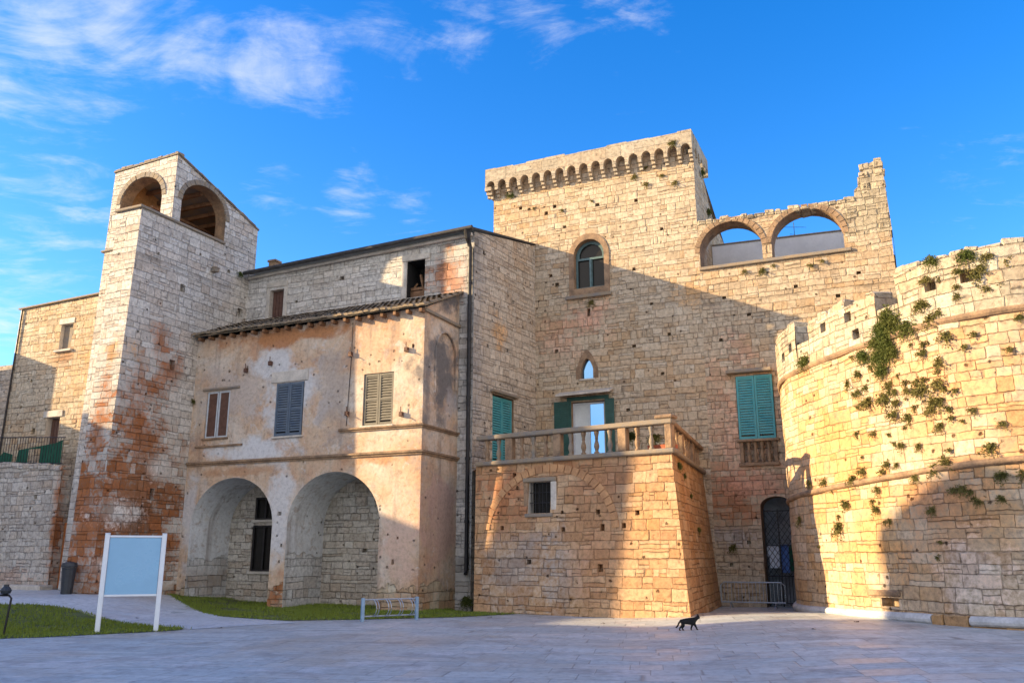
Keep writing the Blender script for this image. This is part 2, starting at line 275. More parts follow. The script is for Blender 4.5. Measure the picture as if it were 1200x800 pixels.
M['bastion_top'] = stone('bastion_parapet_stone', H=.33, B=.5, J=.018, ragged=.07, light=(.52, .455, .355), mid=(.43, .365, .27), dark=(.28, .24, .175), ochre=.3, soot=.85, pits=.65, streak=.4)
M['plinth'] = plain('plinth_limestone', (.56, .54, .52), .8, var=.35, scale=2., bump=.4)
M['plinth_low'] = stone('foundation_blocks', H=.5, B=.8, light=(.52, .33, .17), mid=(.45, .27, .13), dark=(.34, .19, .09), ochre=.6, soot=.3)
M['white'] = plain('whitewash', (.70, .69, .68), .85, var=.12, scale=1.5, bump=.2)
M['plaster_in'] = plain('warm_interior_render', (.50, .26, .10), .9, var=.45, scale=1.5, bump=.4)
M['beam'] = plain('old_timber', (.22, .11, .05), .8, var=.5, scale=4, bump=.3)
M['teal'] = plain('teal_paint', (.03, .24, .27), .6, scale=3.2, bump=.3, col2=(.10, .34, .35))
M['dkgreen'] = plain('dark_green_paint', (.012, .075, .058), .5, var=.3, scale=5)
M['blue'] = plain('faded_blue_paint', (.055, .085, .13), .65, scale=4, bump=.3, col2=(.13, .16, .19))
M['olive'] = plain('grey_green_paint', (.10, .09, .07), .65, scale=4, bump=.3, col2=(.20, .175, .13))
M['brown'] = plain('brown_paint', (.12, .055, .035), .6, var=.3, scale=6)
M['framewhite'] = plain('pale_frame_paint', (.55, .58, .60), .5, var=.15)
M['tealframe'] = plain('blue_green_frame_paint', (.10, .17, .17), .5, var=.3)
M['court'] = plain('dim_courtyard_wall', (.26, .27, .30), .9, var=.4, scale=2.5)
M['void'] = plain('dark_interior', (.018, .016, .015), .9, var=.3, bump=0)
M['iron'] = plain('dark_iron', (.035, .033, .034), .5, metal=.6, var=.3)
M['rustiron'] = plain('rusty_iron', (.14, .07, .045), .7, metal=.3, var=.4)
M['galv'] = plain('galvanised_steel', (.42, .46, .50), .45, metal=.7, var=.2)
M['galvpaint'] = plain('blue_grey_steel', (.25, .38, .52), .5, metal=.2, var=.2)
M['tile'] = plain('lichened_roof_tile', (.27, .19, .115), .9, var=.55, scale=3.5, bump=.6, col2=(.13, .11, .075))
M['roofdark'] = plain('dark_roof_edge', (.05, .047, .047), .7, var=.4)
M['boardwhite'] = plain('white_enamel', (.72, .76, .80), .35, var=.06)
M['boardblue'] = plain('pale_blue_panel', (.24, .46, .66), .3, var=.06, scale=1.2, bump=.02)
M['cat'] = plain('black_fur', (.004, .0036, .0036), .85, var=.4, scale=30, bump=.4)
M['cat_eye'] = plain('amber_eye', (.45, .32, .05), .2, var=.1, bump=0)
M['terracotta'] = plain('terracotta', (.42, .11, .05), .8, var=.25)
M['soil'] = plain('soil', (.06, .04, .03), .95, var=.4, scale=15)
M['cloth_w'] = plain('white_cotton', (.70, .74, .82), .9, var=.1)
M['cloth_b'] = plain('blue_cotton', (.10, .20, .50), .9, var=.2)
M['cloth_g'] = plain('green_cotton', (.012, .10, .055), .9, var=.2)
M['plastic'] = plain('black_plastic', (.03, .035, .042), .45, var=.3)
M['orangewood'] = plain('orange_stained_wood', (.38, .12, .025), .7, var=.4, scale=3)
M['house'] = plain('neighbour_render', (.5, .45, .38), .9, var=.2, scale=.5)

def glass(name, base, rough=.04, metal=.85):
    m, k, bs = newmat(name)
    P = k.n('ShaderNodeTexCoord').outputs['Object']
    n = k.noise(P, 1.1, 3)
    k.put(bs.inputs['Base Color'], k.mix(n, base, tuple(c * .75 for c in base)))
    bs.inputs['Metallic'].default_value = metal; bs.inputs['Roughness'].default_value = rough
    b = k.n('ShaderNodeBump'); b.inputs['Strength'].default_value = .12; b.inputs['Distance'].default_value = .02; k.link(n, b.inputs['Height']); k.link(b.outputs[0], bs.inputs['Normal'])
    return m
M['glass_sky'] = glass('sky_tinted_glass', (.22, .46, .80), .05, .92)  # the reflected sky's blue is put into the mirror tint
M['glass_dark'] = glass('dark_window_glass', (.022, .02, .018), .15, 0.)
M['glass_dark'].node_tree.nodes['Principled BSDF'].inputs['Specular IOR Level'].default_value = .25
M['pane_pale'] = plain('pale_sky_pane', (.62, .66, .66), .9, var=.12, scale=2)  # pale colour stands in for bright sky reflected in the door pane

def leafmat(name, a, b):
    m, k, bs = newmat(name)
    rnd = k.n('ShaderNodeObjectInfo').outputs['Random']
    P = k.n('ShaderNodeNewGeometry').outputs['Position']
    n = k.noise(P, 5, 3)
    f = k.m('ADD', k.m('MULTIPLY', rnd, .45), k.m('MULTIPLY', n, .6))
    k.put(bs.inputs['Base Color'], k.mix(f, a, b)); bs.inputs['Roughness'].default_value = .65
    bs.inputs['Specular IOR Level'].default_value = .25
    tr = k.n('ShaderNodeBsdfTranslucent'); k.put(tr.inputs[0], k.mix(f, a, b))
    mx = k.n('ShaderNodeMixShader'); mx.inputs[0].default_value = .25
    out = m.node_tree.nodes['Material Output']
    k.link(bs.outputs[0], mx.inputs[1]); k.link(tr.outputs[0], mx.inputs[2]); k.link(mx.outputs[0], out.inputs[0])
    return m
M['weed'] = leafmat('wall_weed_leaf', (.085, .10, .022), (.24, .19, .06))
M['ivy'] = leafmat('caper_leaf', (.06, .10, .018), (.15, .15, .035))
M['grass'] = leafmat('grass_blade', (.10, .20, .014), (.26, .28, .05))

def ground_mat(name, slab, kind):
    m, k, bs = newmat(name)
    P = k.n('ShaderNodeNewGeometry').outputs['Position']
    g = k.n('ShaderNodeGroup'); g.node_tree = MASONRY
    for i, v in enumerate((slab[0], slab[1], .012, .004)): g.inputs[i].default_value = v
    mort, r1, r2, edge = g.outputs
    big = k.noise(P, .12, 6, .62, .6); mid_ = k.noise(P, .9, 7, .65, .4); fine = k.noise(P, 7, 7, .7)
    if kind == 'plaza':
        c = k.ramp(k.m('ADD', k.m('MULTIPLY', r1, .45), k.m('MULTIPLY', mid_, .55)), [(.1, (.35, .39, .395)), (.5, (.46, .495, .49)), (.85, (.57, .59, .575))])
        c = k.mix(k.m('MULTIPLY', k.ss(big, .46, .64), .6), c, (.42, .34, .25))
        c = k.mix(k.m('MULTIPLY', k.ss(mid_, .5, .68), .65), c, (.27, .25, .24))
        c = k.mix(k.m('MULTIPLY', k.ss(k.noise(P, .45, 8, .74, 1.), .52, .64), .6), c, (.62, .60, .59))
    else:
        c = k.ramp(mid_, [(.3, (.50, .52, .53)), (.5, (.58, .60, .60)), (.75, (.66, .66, .65))])
        c = k.mix(k.m('MULTIPLY', k.ss(big, .5, .7), .4), c, (.40, .36, .33))
    c = k.mix(1, c, k.ramp(fine, [(.28, (.60, .60, .60)), (.5, (1, 1, 1)), (.75, (1.22, 1.21, 1.2))]), 'MULTIPLY')
    c = k.mix(k.m('MULTIPLY', k.m('SUBTRACT', 1, mort), .7 if kind == 'plaza' else .3), c, (.19, .175, .165))
    k.put(bs.inputs['Base Color'], c)
    k.put(bs.inputs['Roughness'], k.ss(k.m('ADD', k.m('MULTIPLY', mid_, .6), k.m('MULTIPLY', r2, .4)), .25, .75, .42, .72))
    h = k.m('ADD', k.m('MULTIPLY', mort, .6), k.m('ADD', k.m('MULTIPLY', fine, .25), k.m('MULTIPLY', r2, .25)))
    b = k.n('ShaderNodeBump'); b.inputs['Strength'].default_value = .5; b.inputs['Distance'].default_value = .012
    k.link(h, b.inputs['Height']); k.link(b.outputs[0], bs.inputs['Normal'])
    return m
M['plaza'] = ground_mat('stone_paving', (.55, .85), 'plaza')
M['path'] = ground_mat('pale_path_paving', (.9, 1.4), 'path')
M['lawnsoil'] = plain('lawn_soil', (.10, .12, .03), .95, var=.4, scale=3, bump=.5)

# ------------------------------------------------------------------ mesh builder
ORG = {}
class MB:
    def __init__(s): s.v = []; s.f = []; s.mi = []; s.uv = {}; s.t = {}
    def add(s, pts, faces, mi=0, t=None):
        o = len(s.v); s.v += [Vector(p) for p in pts]
        for f in faces:
            if t is not None: s.t[len(s.f)] = t
            s.f.append([o + i for i in f]); s.mi.append(mi)
    def poly(s, pts, mi=0, t=None): s.add(pts, [list(range(len(pts)))], mi, t)
    def box(s, O, T, N, s0, s1, n0, n1, z0, z1, mi=0, Zv=Z):
        p = [O + T * a + N * b + Zv * c for a in (s0, s1) for b in (n0, n1) for c in (z0, z1)]
        s.add(p, [(0, 1, 3, 2), (4, 6, 7, 5), (0, 4, 5, 1), (2, 3, 7, 6), (0, 2, 6, 4), (1, 5, 7, 3)], mi)
    def block(s, O, T, N, s0, s1, n0, n1, z0, z1, mi=0, j=.02, c=.03):
        """a roughly squared stone: a box with chamfered, uneven corners"""
        pts = []; cx, cy, cz = (s0 + s1) / 2, (n0 + n1) / 2, (z0 + z1) / 2
        bm = bmesh.new(); bmesh.ops.create_cube(bm, size=1)
        for v in bm.verts:
            v.co = Vector((cx + v.co.x * (s1 - s0) + random.uniform(-j, j), cy + v.co.y * (n1 - n0) + random.uniform(-j, j), cz + v.co.z * (z1 - z0) + random.uniform(-j, j)))
        bmesh.ops.bevel(bm, geom=bm.edges[:], offset=c, segments=1, affect='EDGES', clamp_overlap=True)
        bm.verts.ensure_lookup_table()
        pts = [O + T * v.co.x + N * v.co.y + Z * v.co.z for v in bm.verts]
        s.add(pts, [[v.index for v in f.verts] for f in bm.faces], mi); bm.free()
    def tube(s, pts, r, n=8, mi=0, cap=True):
        pts = [Vector(p) for p in pts]; rs = r if isinstance(r, (list, tuple)) else [r] * len(pts)
        rings = []; up = Vector((0.02, .03, 1))
        for i, p in enumerate(pts):
            d = (pts[min(i + 1, len(pts) - 1)] - pts[max(i - 1, 0)]).normalized()
            a = d.cross(up if abs(d.normalized().z) < .95 else Vector((1, .1, 0))).normalized(); b = d.cross(a)
            rings.append([p + (a * math.cos(2 * math.pi * k / n) + b * math.sin(2 * math.pi * k / n)) * rs[i] for k in range(n)])
        v = [q for rg in rings for q in rg]; f = []
        for i in range(len(pts) - 1):
            for k in range(n): f.append((i * n + k, i * n + (k + 1) % n, (i + 1) * n + (k + 1) % n, (i + 1) * n + k))
        if cap: f += [list(range(n))[::-1], [(len(pts) - 1) * n + k for k in range(n)]]
        s.add(v, f, mi)
    def lathe(s, c, prof, n=10, mi=0):
        v = [Vector(c) + Vector((r * math.cos(2 * math.pi * k / n), r * math.sin(2 * math.pi * k / n), z)) for r, z in prof for k in range(n)]
        f = [(i * n + k, i * n + (k + 1) % n, (i + 1) * n + (k + 1) % n, (i + 1) * n + k) for i in range(len(prof) - 1) for k in range(n)]
        f += [list(range(n))[::-1], [(len(prof) - 1) * n + k for k in range(n)]]
        s.add(v, f, mi)
    def sheet(s, O, T, N, outline, holes=(), mi=0, lean=0., ztop=0., thick=0.):
        """a wall face through O along T (z up) with openings; each hole: (polygon, depth, reveal material, back material or None)"""
        def P(a, z, n=0.): return O + T * a + Z * z + N * (lean * (ztop - z) - n)
        loops = [[Vector((a, z, 0)) for a, z in outline]] + [[Vector((a, z, 0)) for a, z in h[0]] for h in holes]
        tris = tessellate_polygon(loops); flat = [q for l in loops for q in l]
        s.add([P(q.x, q.y) for q in flat], [list(t) for t in tris], mi, T)
        for (poly, d, mr, mb) in holes:
            n = len(poly)
            for i in range(n):
                (a, z), (a2, z2) = poly[i], poly[(i + 1) % n]
                s.add([P(a, z), P(a2, z2), P(a2, z2, d), P(a, z, d)], [(0, 1, 2, 3)], mr)
            if mb is not None:
                tr = tessellate_polygon([[Vector((a, z, 0)) for a, z in poly]])
                s.add([P(a, z, d) for a, z in poly], [list(t) for t in tr], mb, T)
        if thick:
            n = len(outline)
            s.add([P(q.x, q.y, thick) for q in flat], [list(t) for t in tris], mi, T)
            for i in range(n):
                (a, z), (a2, z2) = outline[i], outline[(i + 1) % n]
                s.add([P(a, z), P(a2, z2), P(a2, z2, thick), P(a, z, thick)], [(0, 1, 2, 3)], mi)
    def build(s, name, mats, parent=None, origin=None, smooth=False, bevel=0.):
        me = bpy.data.meshes.new(name)
        org = ORG[parent.name] if parent else (Vector(origin) if origin is not None else Vector((0, 0, 0)))
        me.from_pydata([v - org for v in s.v], [], s.f)
        mats = mats if isinstance(mats, (list, tuple)) else [mats]
        for m in mats: me.materials.append(M[m] if isinstance(m, str) else m)
        me.polygons.foreach_set('material_index', s.mi)
        uvl = me.uv_layers.new(name='UVMap')
        for i, p in enumerate(me.polygons):
            n = p.normal
            if i in s.uv:
                for li, q in zip(p.loop_indices, s.uv[i]): uvl.data[li].uv = q
                continue
            if i in s.t: t = s.t[i]
            elif abs(n.z) > .85: t = None
            else:
                t = Vector((-n.y, n.x, 0)).normalized()
                if t.x < 0: t = -t
            for li in p.loop_indices:
                c = s.v[s.f[i][li - p.loop_start]]
                uvl.data[li].uv = (c.x, c.y) if t is None else (c.dot(t), c.z)
        if smooth: me.polygons.foreach_set('use_smooth', [True] * len(me.polygons))
        me.update()
        o = bpy.data.objects.new(name, me); COL.objects.link(o)
        if parent: o.parent = parent; ORG[o.name] = ORG[parent.name]
        else: o.location = org; ORG[o.name] = org
        if bevel:
            b = o.modifiers.new('edge', 'BEVEL'); b.width = bevel; b.segments = 1; b.limit_method = 'ANGLE'
        return o

def tag(o, label=None, cat=None, group=None, kind=None):
    for k_, v in (('label', label), ('category', cat), ('group', group), ('kind', kind)):
        if v: o[k_] = v
    return o
def thing(name, loc, label, cat, group=None):
    o = bpy.data.objects.new(name, None); COL.objects.link(o); o.location = loc; ORG[o.name] = Vector(loc); o.empty_display_size = .3
    return tag(o, label, cat, group)
def copy_tree(o, parent=None):
    c = o.copy(); COL.objects.link(c); c.parent = parent
    for ch in list(o.children): copy_tree(ch, c)
    return c
def rect(a0, a1, z0, z1): return [(a0, z0), (a1, z0), (a1, z1), (a0, z1)]
def archp(a0, a1, z0, zs, rise, n=14, pointed=False):
    c, r = (a0 + a1) / 2, (a1 - a0) / 2; p = [(a0, z0), (a1, z0)]
    for i in range(n + 1):
        t = math.pi * i / n; x = math.cos(t); y = math.sin(t)
        if pointed: y = y ** .75 * (1 - .0) if abs(x) > .02 else 1; y = (1 - abs(x) ** 1.7) ** .9
        p.append((c + r * x, zs + rise * y))
    if zs <= z0 + 1e-6: p = p[2:]
    return p
def jag(a0, a1, z, step=.45, amp=.08, seed=1):
    rnd = random.Random(seed); p = [(a0, z)]; a = a0; sg = 1 if a1 > a0 else -1
    while abs(a1 - a) > step * 1.3:
        a += sg * step * rnd.uniform(.6, 1.3); zz = z + rnd.uniform(-amp, amp * .6); p.append((a - sg * .03, p[-1][1])); p.append((a, zz))
    p.append((a1, p[-1][1])); return p
NF = -W                                        # outward normal of the fronts
OC = C(0, 0)
def onw(w_): return C(0, w_)                   # wall-face origin for planes facing the plaza
def shutters(parent, O, T, N, s0, s1, z0, z1, mat, proud=.03, slats=16, name='shutter', frame=None, mid=True):
    """a closed pair of louvred shutters"""
    ms = (s0 + s1) / 2
    for a, b in ((s0, ms - .006), (ms + .006, s1)):
        m = MB(); w_ = .065
        m.box(O, T, N, a, a + w_, proud - .04, proud, z0, z1); m.box(O, T, N, b - w_, b, proud - .04, proud, z0, z1)
        m.box(O, T, N, a + w_, b - w_, proud - .038, proud - .002, z0, z0 + .09); m.box(O, T, N, a + w_, b - w_, proud - .038, proud - .002, z1 - .08, z1)
        if mid: m.box(O, T, N, a + w_, b - w_, proud - .037, proud - .001, (z0 + z1) / 2 - .03, (z0 + z1) / 2 + .03)
        n = slats
        for i in range(n):
            zz = z0 + .10 + (z1 - z0 - .2) * (i + .5) / n; h = (z1 - z0 - .2) / n
            Q = O + Z * zz
            p0, p1 = Q + T * (a + w_) + N * (proud - .01), Q + T * (b - w_) + N * (proud - .01)
            d = N * -.022 + Z * (h * .72)
            tk = Z * .008
            m.add([p0, p1, p1 + d, p0 + d, p0 + tk + N * .004, p1 + tk + N * .004, p1 + d + tk, p0 + d + tk], [(0, 1, 2, 3), (4, 5, 6, 7), (0, 1, 5, 4), (2, 3, 7, 6), (0, 3, 7, 4), (1, 2, 6, 5)])
        m.build(name, mat, parent)
def window_back(parent, O, T, N, s0, s1, z0, z1, d, mat='void', name='pane'):
    m = MB(); m.box(O, T, N, s0 + .003, s1 - .003, -d - .02, -d + .012, z0 + .003, z1 - .003); return m.build(name, mat, parent)
def bars(parent, O, T, N, s0, s1, z0, z1, n, d, r=.012, mat='iron', name='window_grille', hz=2):
    m = MB()
    for i in range(n):
        a = s0 + (s1 - s0) * (i + .5) / n; m.tube([O + T * a + N * d + Z * z0, O + T * a + N * d + Z * z1], r, 6)
    for i in range(hz):
        zz = z0 + (z1 - z0) * (i + 1) / (hz + 1); m.tube([O + T * s0 + N * d + Z * zz, O + T * s1 + N * d + Z * zz], r, 6)
    return m.build(name, mat, parent)
def slab(parent, name, O, T, N, s0, s1, n0, n1, z0, z1, mat, bev=.015):
    m = MB(); m.box(O, T, N, s0, s1, n0, n1, z0, z1); return m.build(name, mat, parent, bevel=bev)
BAL = [(.055, 0), (.075, .0), (.075, .05), (.045, .07), (.05, .11), (.078, .2), (.07, .27), (.042, .37), (.038, .41), (.055, .43), (.042, .45), (.05, .5), (.07, .58), (.072, .6), (.072, .65), (.05, .65)]
def holes_sq(lst, d=.22, m=0):
    return [([(a - s / 2, z - s * r / 2), (a + s / 2, z - s * r / 2 + .01), (a + s / 2 - .01, z + s * r / 2), (a - s / 2 + .008, z + s * r / 2)], d, m, m) for a, z, s, r in lst]

# ------------------------------------------------------------------ ground
def sstep(x, a, b): t = max(0, min(1, (x - a) / (b - a))); return t * t * (3 - 2 * t)
def gh(x, y):
    h = .46 * sstep(-x, 8.6, 13.0) * sstep(y, 19.5, 26.0)
    h -= .16 * sstep(y, 25.2, 27.5) * sstep(x, -2.5, -1.0) * (1 - sstep(x, 1, 3))
    h += .2 * sstep(x, 2.0, 6.5) * (1 - sstep(y, 22.5, 26.0))
    return h
def axis(lo, hi, fine, far):
    a = [-far, -far * .5, -far * .25, -far * .1, -far * .04, lo]; x = lo
    while x < hi: x += fine; a.append(x)
    return a + [hi + far * .04, hi + far * .1, hi + far * .25, hi + far * .5, hi + far]
xs, ys = axis(-32, 30, 1., 2500), axis(-6, 44, 1., 2500)
m = MB(); nx = len(xs)
m.add([(x, y, gh(x, y)) for y in ys for x in xs], [(j * nx + i, j * nx + i + 1, (j + 1) * nx + i + 1, (j + 1) * nx + i) for j in range(len(ys) - 1) for i in range(nx - 1)])
g = m.build('plaza_ground', 'plaza', smooth=True)
# the paving is laid a little across the view
for l in g.data.uv_layers[0].data:
    x, y = l.uv; a = R(9); l.uv = (x * math.cos(a) - y * math.sin(a), x * math.sin(a) + y * math.cos(a))
tag(g, kind='structure')
def area(name, pts, off, mat):
    bm = bmesh.new(); vs = [bm.verts.new((x, y, 0)) for x, y in pts]
    es = [bm.edges.new((vs[i], vs[(i + 1) % len(vs)])) for i in range(len(vs))]
    bmesh.ops.triangle_fill(bm, use_beauty=True, edges=es)
    for _ in range(4):
        long = [e for e in bm.edges if e.calc_length() > .8]
        if long: bmesh.ops.subdivide_edges(bm, edges=long, cuts=1); bmesh.ops.triangulate(bm, faces=bm.faces[:])
    bm.verts.index_update()
    mb = MB(); mb.add([(v.co.x, v.co.y, gh(v.co.x, v.co.y) + off) for v in bm.verts], [[v.index for v in f.verts] for f in bm.faces]); bm.free()
    return tag(mb.build(name, mat, smooth=True), kind='structure')
def smooth_poly(pts, n=4):
    out = []; k = len(pts); P = [Vector((*p, 0)) for p in pts]
    for i in range(k):
        p0, p1, p2, p3 = P[i - 1], P[i], P[(i + 1) % k], P[(i + 2) % k]
        for j in range(n):
            t = j / n; q = .5 * (2 * p1 + (p2 - p0) * t + (2 * p0 - 5 * p1 + 4 * p2 - p3) * t * t + (3 * p1 - p0 - 3 * p2 + p3) * t ** 3)
            out.append((q.x, q.y))
    return out
cxy = lambda u, w_: tuple(C(u, w_).xy)
LAWN1 = smooth_poly([(-18, 22.8), (-13.8, 23.6), (-12.0, 23.5), (-10.9, 22.9), (-9.1, 21.3), (-7.3, 19.95), (-8.5, 18.75), (-10.0, 17.8), (-13, 17.0), (-17.5, 16.5)])
LAWN2 = [cxy(-9.38, -.3), cxy(-9.38, .3), cxy(-9.1, 1.9), cxy(-1.2, 1.9), cxy(-.2, .2), cxy(.1, 2.0), cxy(1.4, 1.7), (-.95, 25.5), (.1, 24.95), (-1.5, 23.75), (-3.86, 22.9), (-5.64, 22.5), (-7.7, 23.9), (-9.2, 26.2)]
PATH = [(-24, 24.2), (-13.8, 23.75), (-12.0, 23.65), (-10.8, 23.05), (-9.0, 21.45), (-7.15, 20.0), (-5.2, 21.9), (-7.75, 23.95), (-9.4, 26.4), cxy(-9.2, -.2), cxy(-9.3, -3.4), cxy(-10.6, -3.5), cxy(-10.8, -1.7), cxy(-13, -1.5), (-24, 33)]
area('path', PATH, .006, 'path'); area('lawn_soil', LAWN1, .012, 'lawnsoil'); area('lawn_soil', LAWN2, .012, 'lawnsoil')
def inside(x, y, poly):
    r = False; n = len(poly)
    for i in range(n):
        (x1, y1), (x2, y2) = poly[i], poly[i - 1]
        if (y1 > y) != (y2 > y) and x < (x2 - x1) * (y - y1) / (y2 - y1) + x1: r = not r
    return r
v, f = [], []; rnd = random.Random(3)
def blade(x, y, h):
    a = rnd.uniform(0, 6.28); w_ = rnd.uniform(.008, .016); dx, dy = math.cos(a) * w_, math.sin(a) * w_; z = gh(x, y) + .008; lx, ly = rnd.uniform(-.04, .04), rnd.uniform(-.04, .04)
    o = len(v); v.extend([(x - dx, y - dy, z), (x + dx, y + dy, z), (x + lx, y + ly, z + h)]); f.append((o, o + 1, o + 2))
for poly, dens in ((LAWN1, 480), (LAWN2, 420)):
    x0, x1, y0, y1 = min(p[0] for p in poly), max(p[0] for p in poly), min(p[1] for p in poly), max(p[1] for p in poly)
    for _ in range(int((x1 - x0) * (y1 - y0) * dens)):
        x, y = rnd.uniform(x0, x1), rnd.uniform(y0, y1)
        if x < -15.5: continue
        if inside(x, y, poly) and noise.noise((x * .9, y * .9, 3)) > -.22 + rnd.uniform(-.25, .25): blade(x, y, rnd.uniform(.03, .085) * (1 + .5 * noise.noise((x * .5, y * .5, 0))))
    for i in range(len(poly)):                 # ragged rim
        (xa, ya), (xb, yb) = poly[i], poly[(i + 1) % len(poly)]
        for _ in range(int(math.hypot(xb - xa, yb - ya) * 45)):
            t = rnd.random(); x, y = xa + (xb - xa) * t + rnd.gauss(0, .06), ya + (yb - ya) * t + rnd.gauss(0, .06)
            if x > -15.5: blade(x, y, rnd.uniform(.03, .08))
m = MB(); m.add(v, f); tag(m.build('grass', 'grass'), 'short green lawn grass beside the pale path', 'grass', kind='stuff')

exec_later = []
# ------------------------------------------------------------------ the keep
keep = thing('castle_keep', C(3.3, 6.5), 'tall square stone keep with a corbelled parapet on top', 'castle tower')
m = MB()
khole = holes_sq([(1.54, 14.6, .16, 1), (.81, 14.9, .14, .8), (1.9, 14.82, .15, 1), (3.65, 14.58, .18, .8), (5.17, 14.49, .14, 1), (3.21, 10.36, .14, 2.2), (.44, 15.0, .14, 1.), (2.3, 13.9, .15, .8), (6.1, 13.2, .14, .9), (5.0, 11.8, .13, 1), (1.7, 12.0, .15, .8),
                 (4.9, 8.9, .16, .7), (1.9, 9.0, .15, 1), (6.2, 9.2, .14, .9), (5.6, 10.4, .13, .8), (1.95, 11.6, .18, .9), (5.9, 7.8, .14, .8), (4.6, 6.6, .15, .8)])
m.sheet(onw(6.5), U, NF, [(-.72, -.5), (7.4, -.5), (7.4, 16.3), (-.75, 16.3)],
        [(archp(2.66, 3.86, 11.32, 12.62, .62), .38, 1, None), (archp(2.86, 3.33, 7.86, 8.22, .40, pointed=True), .3, 1, None), (rect(2.46, 3.72, 5.0, 7.02), .3, 1, None)] + khole)
m.sheet(C(7.4, 0), W, U, [(6.5, -.5), (12, -.5), (12, 14.2), (9.6, 14.5), (8.6, 15.3), (7.4, 16.2), (6.5, 16.3)])
m.sheet(C(-.72, 0), W, -U, [(6.5, -.5), (12, -.5), (12, 16.3), (6.5, 16.3)])
m.sheet(onw(12), U, -NF, [(-.72, -.5), (7.4, -.5), (7.4, 14.2), (-.72, 16.3)])
m.poly([C(-.72, 6.5, 16.3), C(7.4, 6.5, 16.3), C(7.4, 12, 14.2), C(-.72, 12, 16.3)])
m.build('wall', ['keep', 'trim'], keep)
# corbelled parapet: little arches between stepped corbels
N_ARCH = 17; UA, UB = -.98, 7.44; pitch = (UB - UA) / N_ARCH
def parapet(O, T, N, a0, a1, n_arch, top, seed):
    pitch_ = (a1 - a0) / n_arch; out = []
    for i in range(n_arch):
        x0, x1 = a0 + i * pitch_ + .075, a0 + (i + 1) * pitch_ - .075
        out.append((x0 - .075 if i == 0 else x0, 15.98))
        for q in range(9):
            t = math.pi * (1 - q / 8); out.append(((x0 + x1) / 2 + (x1 - x0) / 2 * math.cos(t), 16.05 + .2 * math.sin(t)))
        out.append((x1 + .075 if i == n_arch - 1 else x1, 15.98))
    m = MB(); m.sheet(O, T, N, out + jag(a1, a0, top, .7, .05, seed), thick=.32); return m
parapet(onw(6.17), U, NF, UA, UB, N_ARCH, 16.78, 4).build('parapet', 'keep_top', keep)
parapet(C(7.46, 0), W, U, 6.50, 8.9, 5, 16.70, 5).build('parapet', 'keep_top', keep)
for i in range(N_ARCH + 1):
    a = UA + i * pitch; a = min(max(a, UA + .075), UB - .075); m = MB()
    for z0, z1, dep in ((15.85, 15.985, .32), (15.73, 15.85, .21), (15.62, 15.73, .11)):
        m.block(onw(6.5), U, NF, a - .07, a + .07, -.05, dep, z0, z1, j=.006, c=.012)
    m.build('corbel', 'keep_top', keep)
m = MB(); m.sheet(C(-.97, 0), W, -U, rect(6.495, 12, 15.98, 16.72), thick=.25)
for z0, z1, e in ((15.84, 15.985, .25), (15.70, 15.84, .17), (15.56, 15.70, .09)): m.box(C(0, 0), U, W, -.72 - e, -.70, 6.5 - e * 1.5, 12, z0, z1)
m.build('parapet', 'keep_top', keep)
# tower window: arched surround, leaves, sill
O = onw(6.5)
m = MB(); m.sheet(O + NF * .035, U, NF, archp(2.46, 4.06, 11.05, 12.6, .88), [(archp(2.66, 3.86, 11.32, 12.62, .62), .03, 0, None)], thick=0)
pp = archp(2.46, 4.06, 11.05, 12.6, .88)
for i in range(len(pp)):
    (a, z), (a2, z2) = pp[i], pp[(i + 1) % len(pp)]; m.add([O + NF * .035 + U * a + Z * z, O + NF * .035 + U * a2 + Z * z2, O + U * a2 + Z * z2, O + U * a + Z * z], [(0, 1, 2, 3)])
sur = m.build('window_surround', 'trim', keep)
slab(keep, 'window_sill', O, U, NF, 2.32, 4.14, 0.0, .13, 10.92, 11.05, 'trim_grey')
win = MB()
win.sheet(O - NF * .22, U, NF, archp(2.665, 3.855, 11.33, 12.62, .61), [(rect(2.74, 3.2, 11.42, 12.50), .05, 0, None), (rect(3.32, 3.78, 11.42, 12.50), .05, 0, None), (archp(2.8, 3.72, 12.58, 12.66, .46), .05, 0, None)])
wf = win.build('window', 'tealframe', keep)
m = MB(); m.sheet(O - NF * .30, U, NF, archp(2.665, 3.855, 11.33, 12.62, .61)); m.build('pane', 'glass_dark', wf)
slab(keep, 'window_mullion', O, U, NF, 3.225, 3.295, -.215, -.16, 11.34, 12.52, 'tealframe', .006)
# lancet
m = MB(); m.sheet(O + NF * .02, U, NF, archp(2.66, 3.53, 7.86, 8.15, .78, pointed=True), [(archp(2.86, 3.33, 7.86, 8.22, .40, pointed=True), .02, 0, None)]); m.build('lancet_surround', 'trim', keep)
m = MB(); m.sheet(O - NF * .16, U, NF, archp(2.862, 3.328, 7.862, 8.22, .395, pointed=True)); m.build('lancet_pane', 'glass_sky', keep)
slab(keep, 'lancet_sill', O, U, NF, 2.8, 3.4, 0, .06, 7.79, 7.855, 'trim_pale')
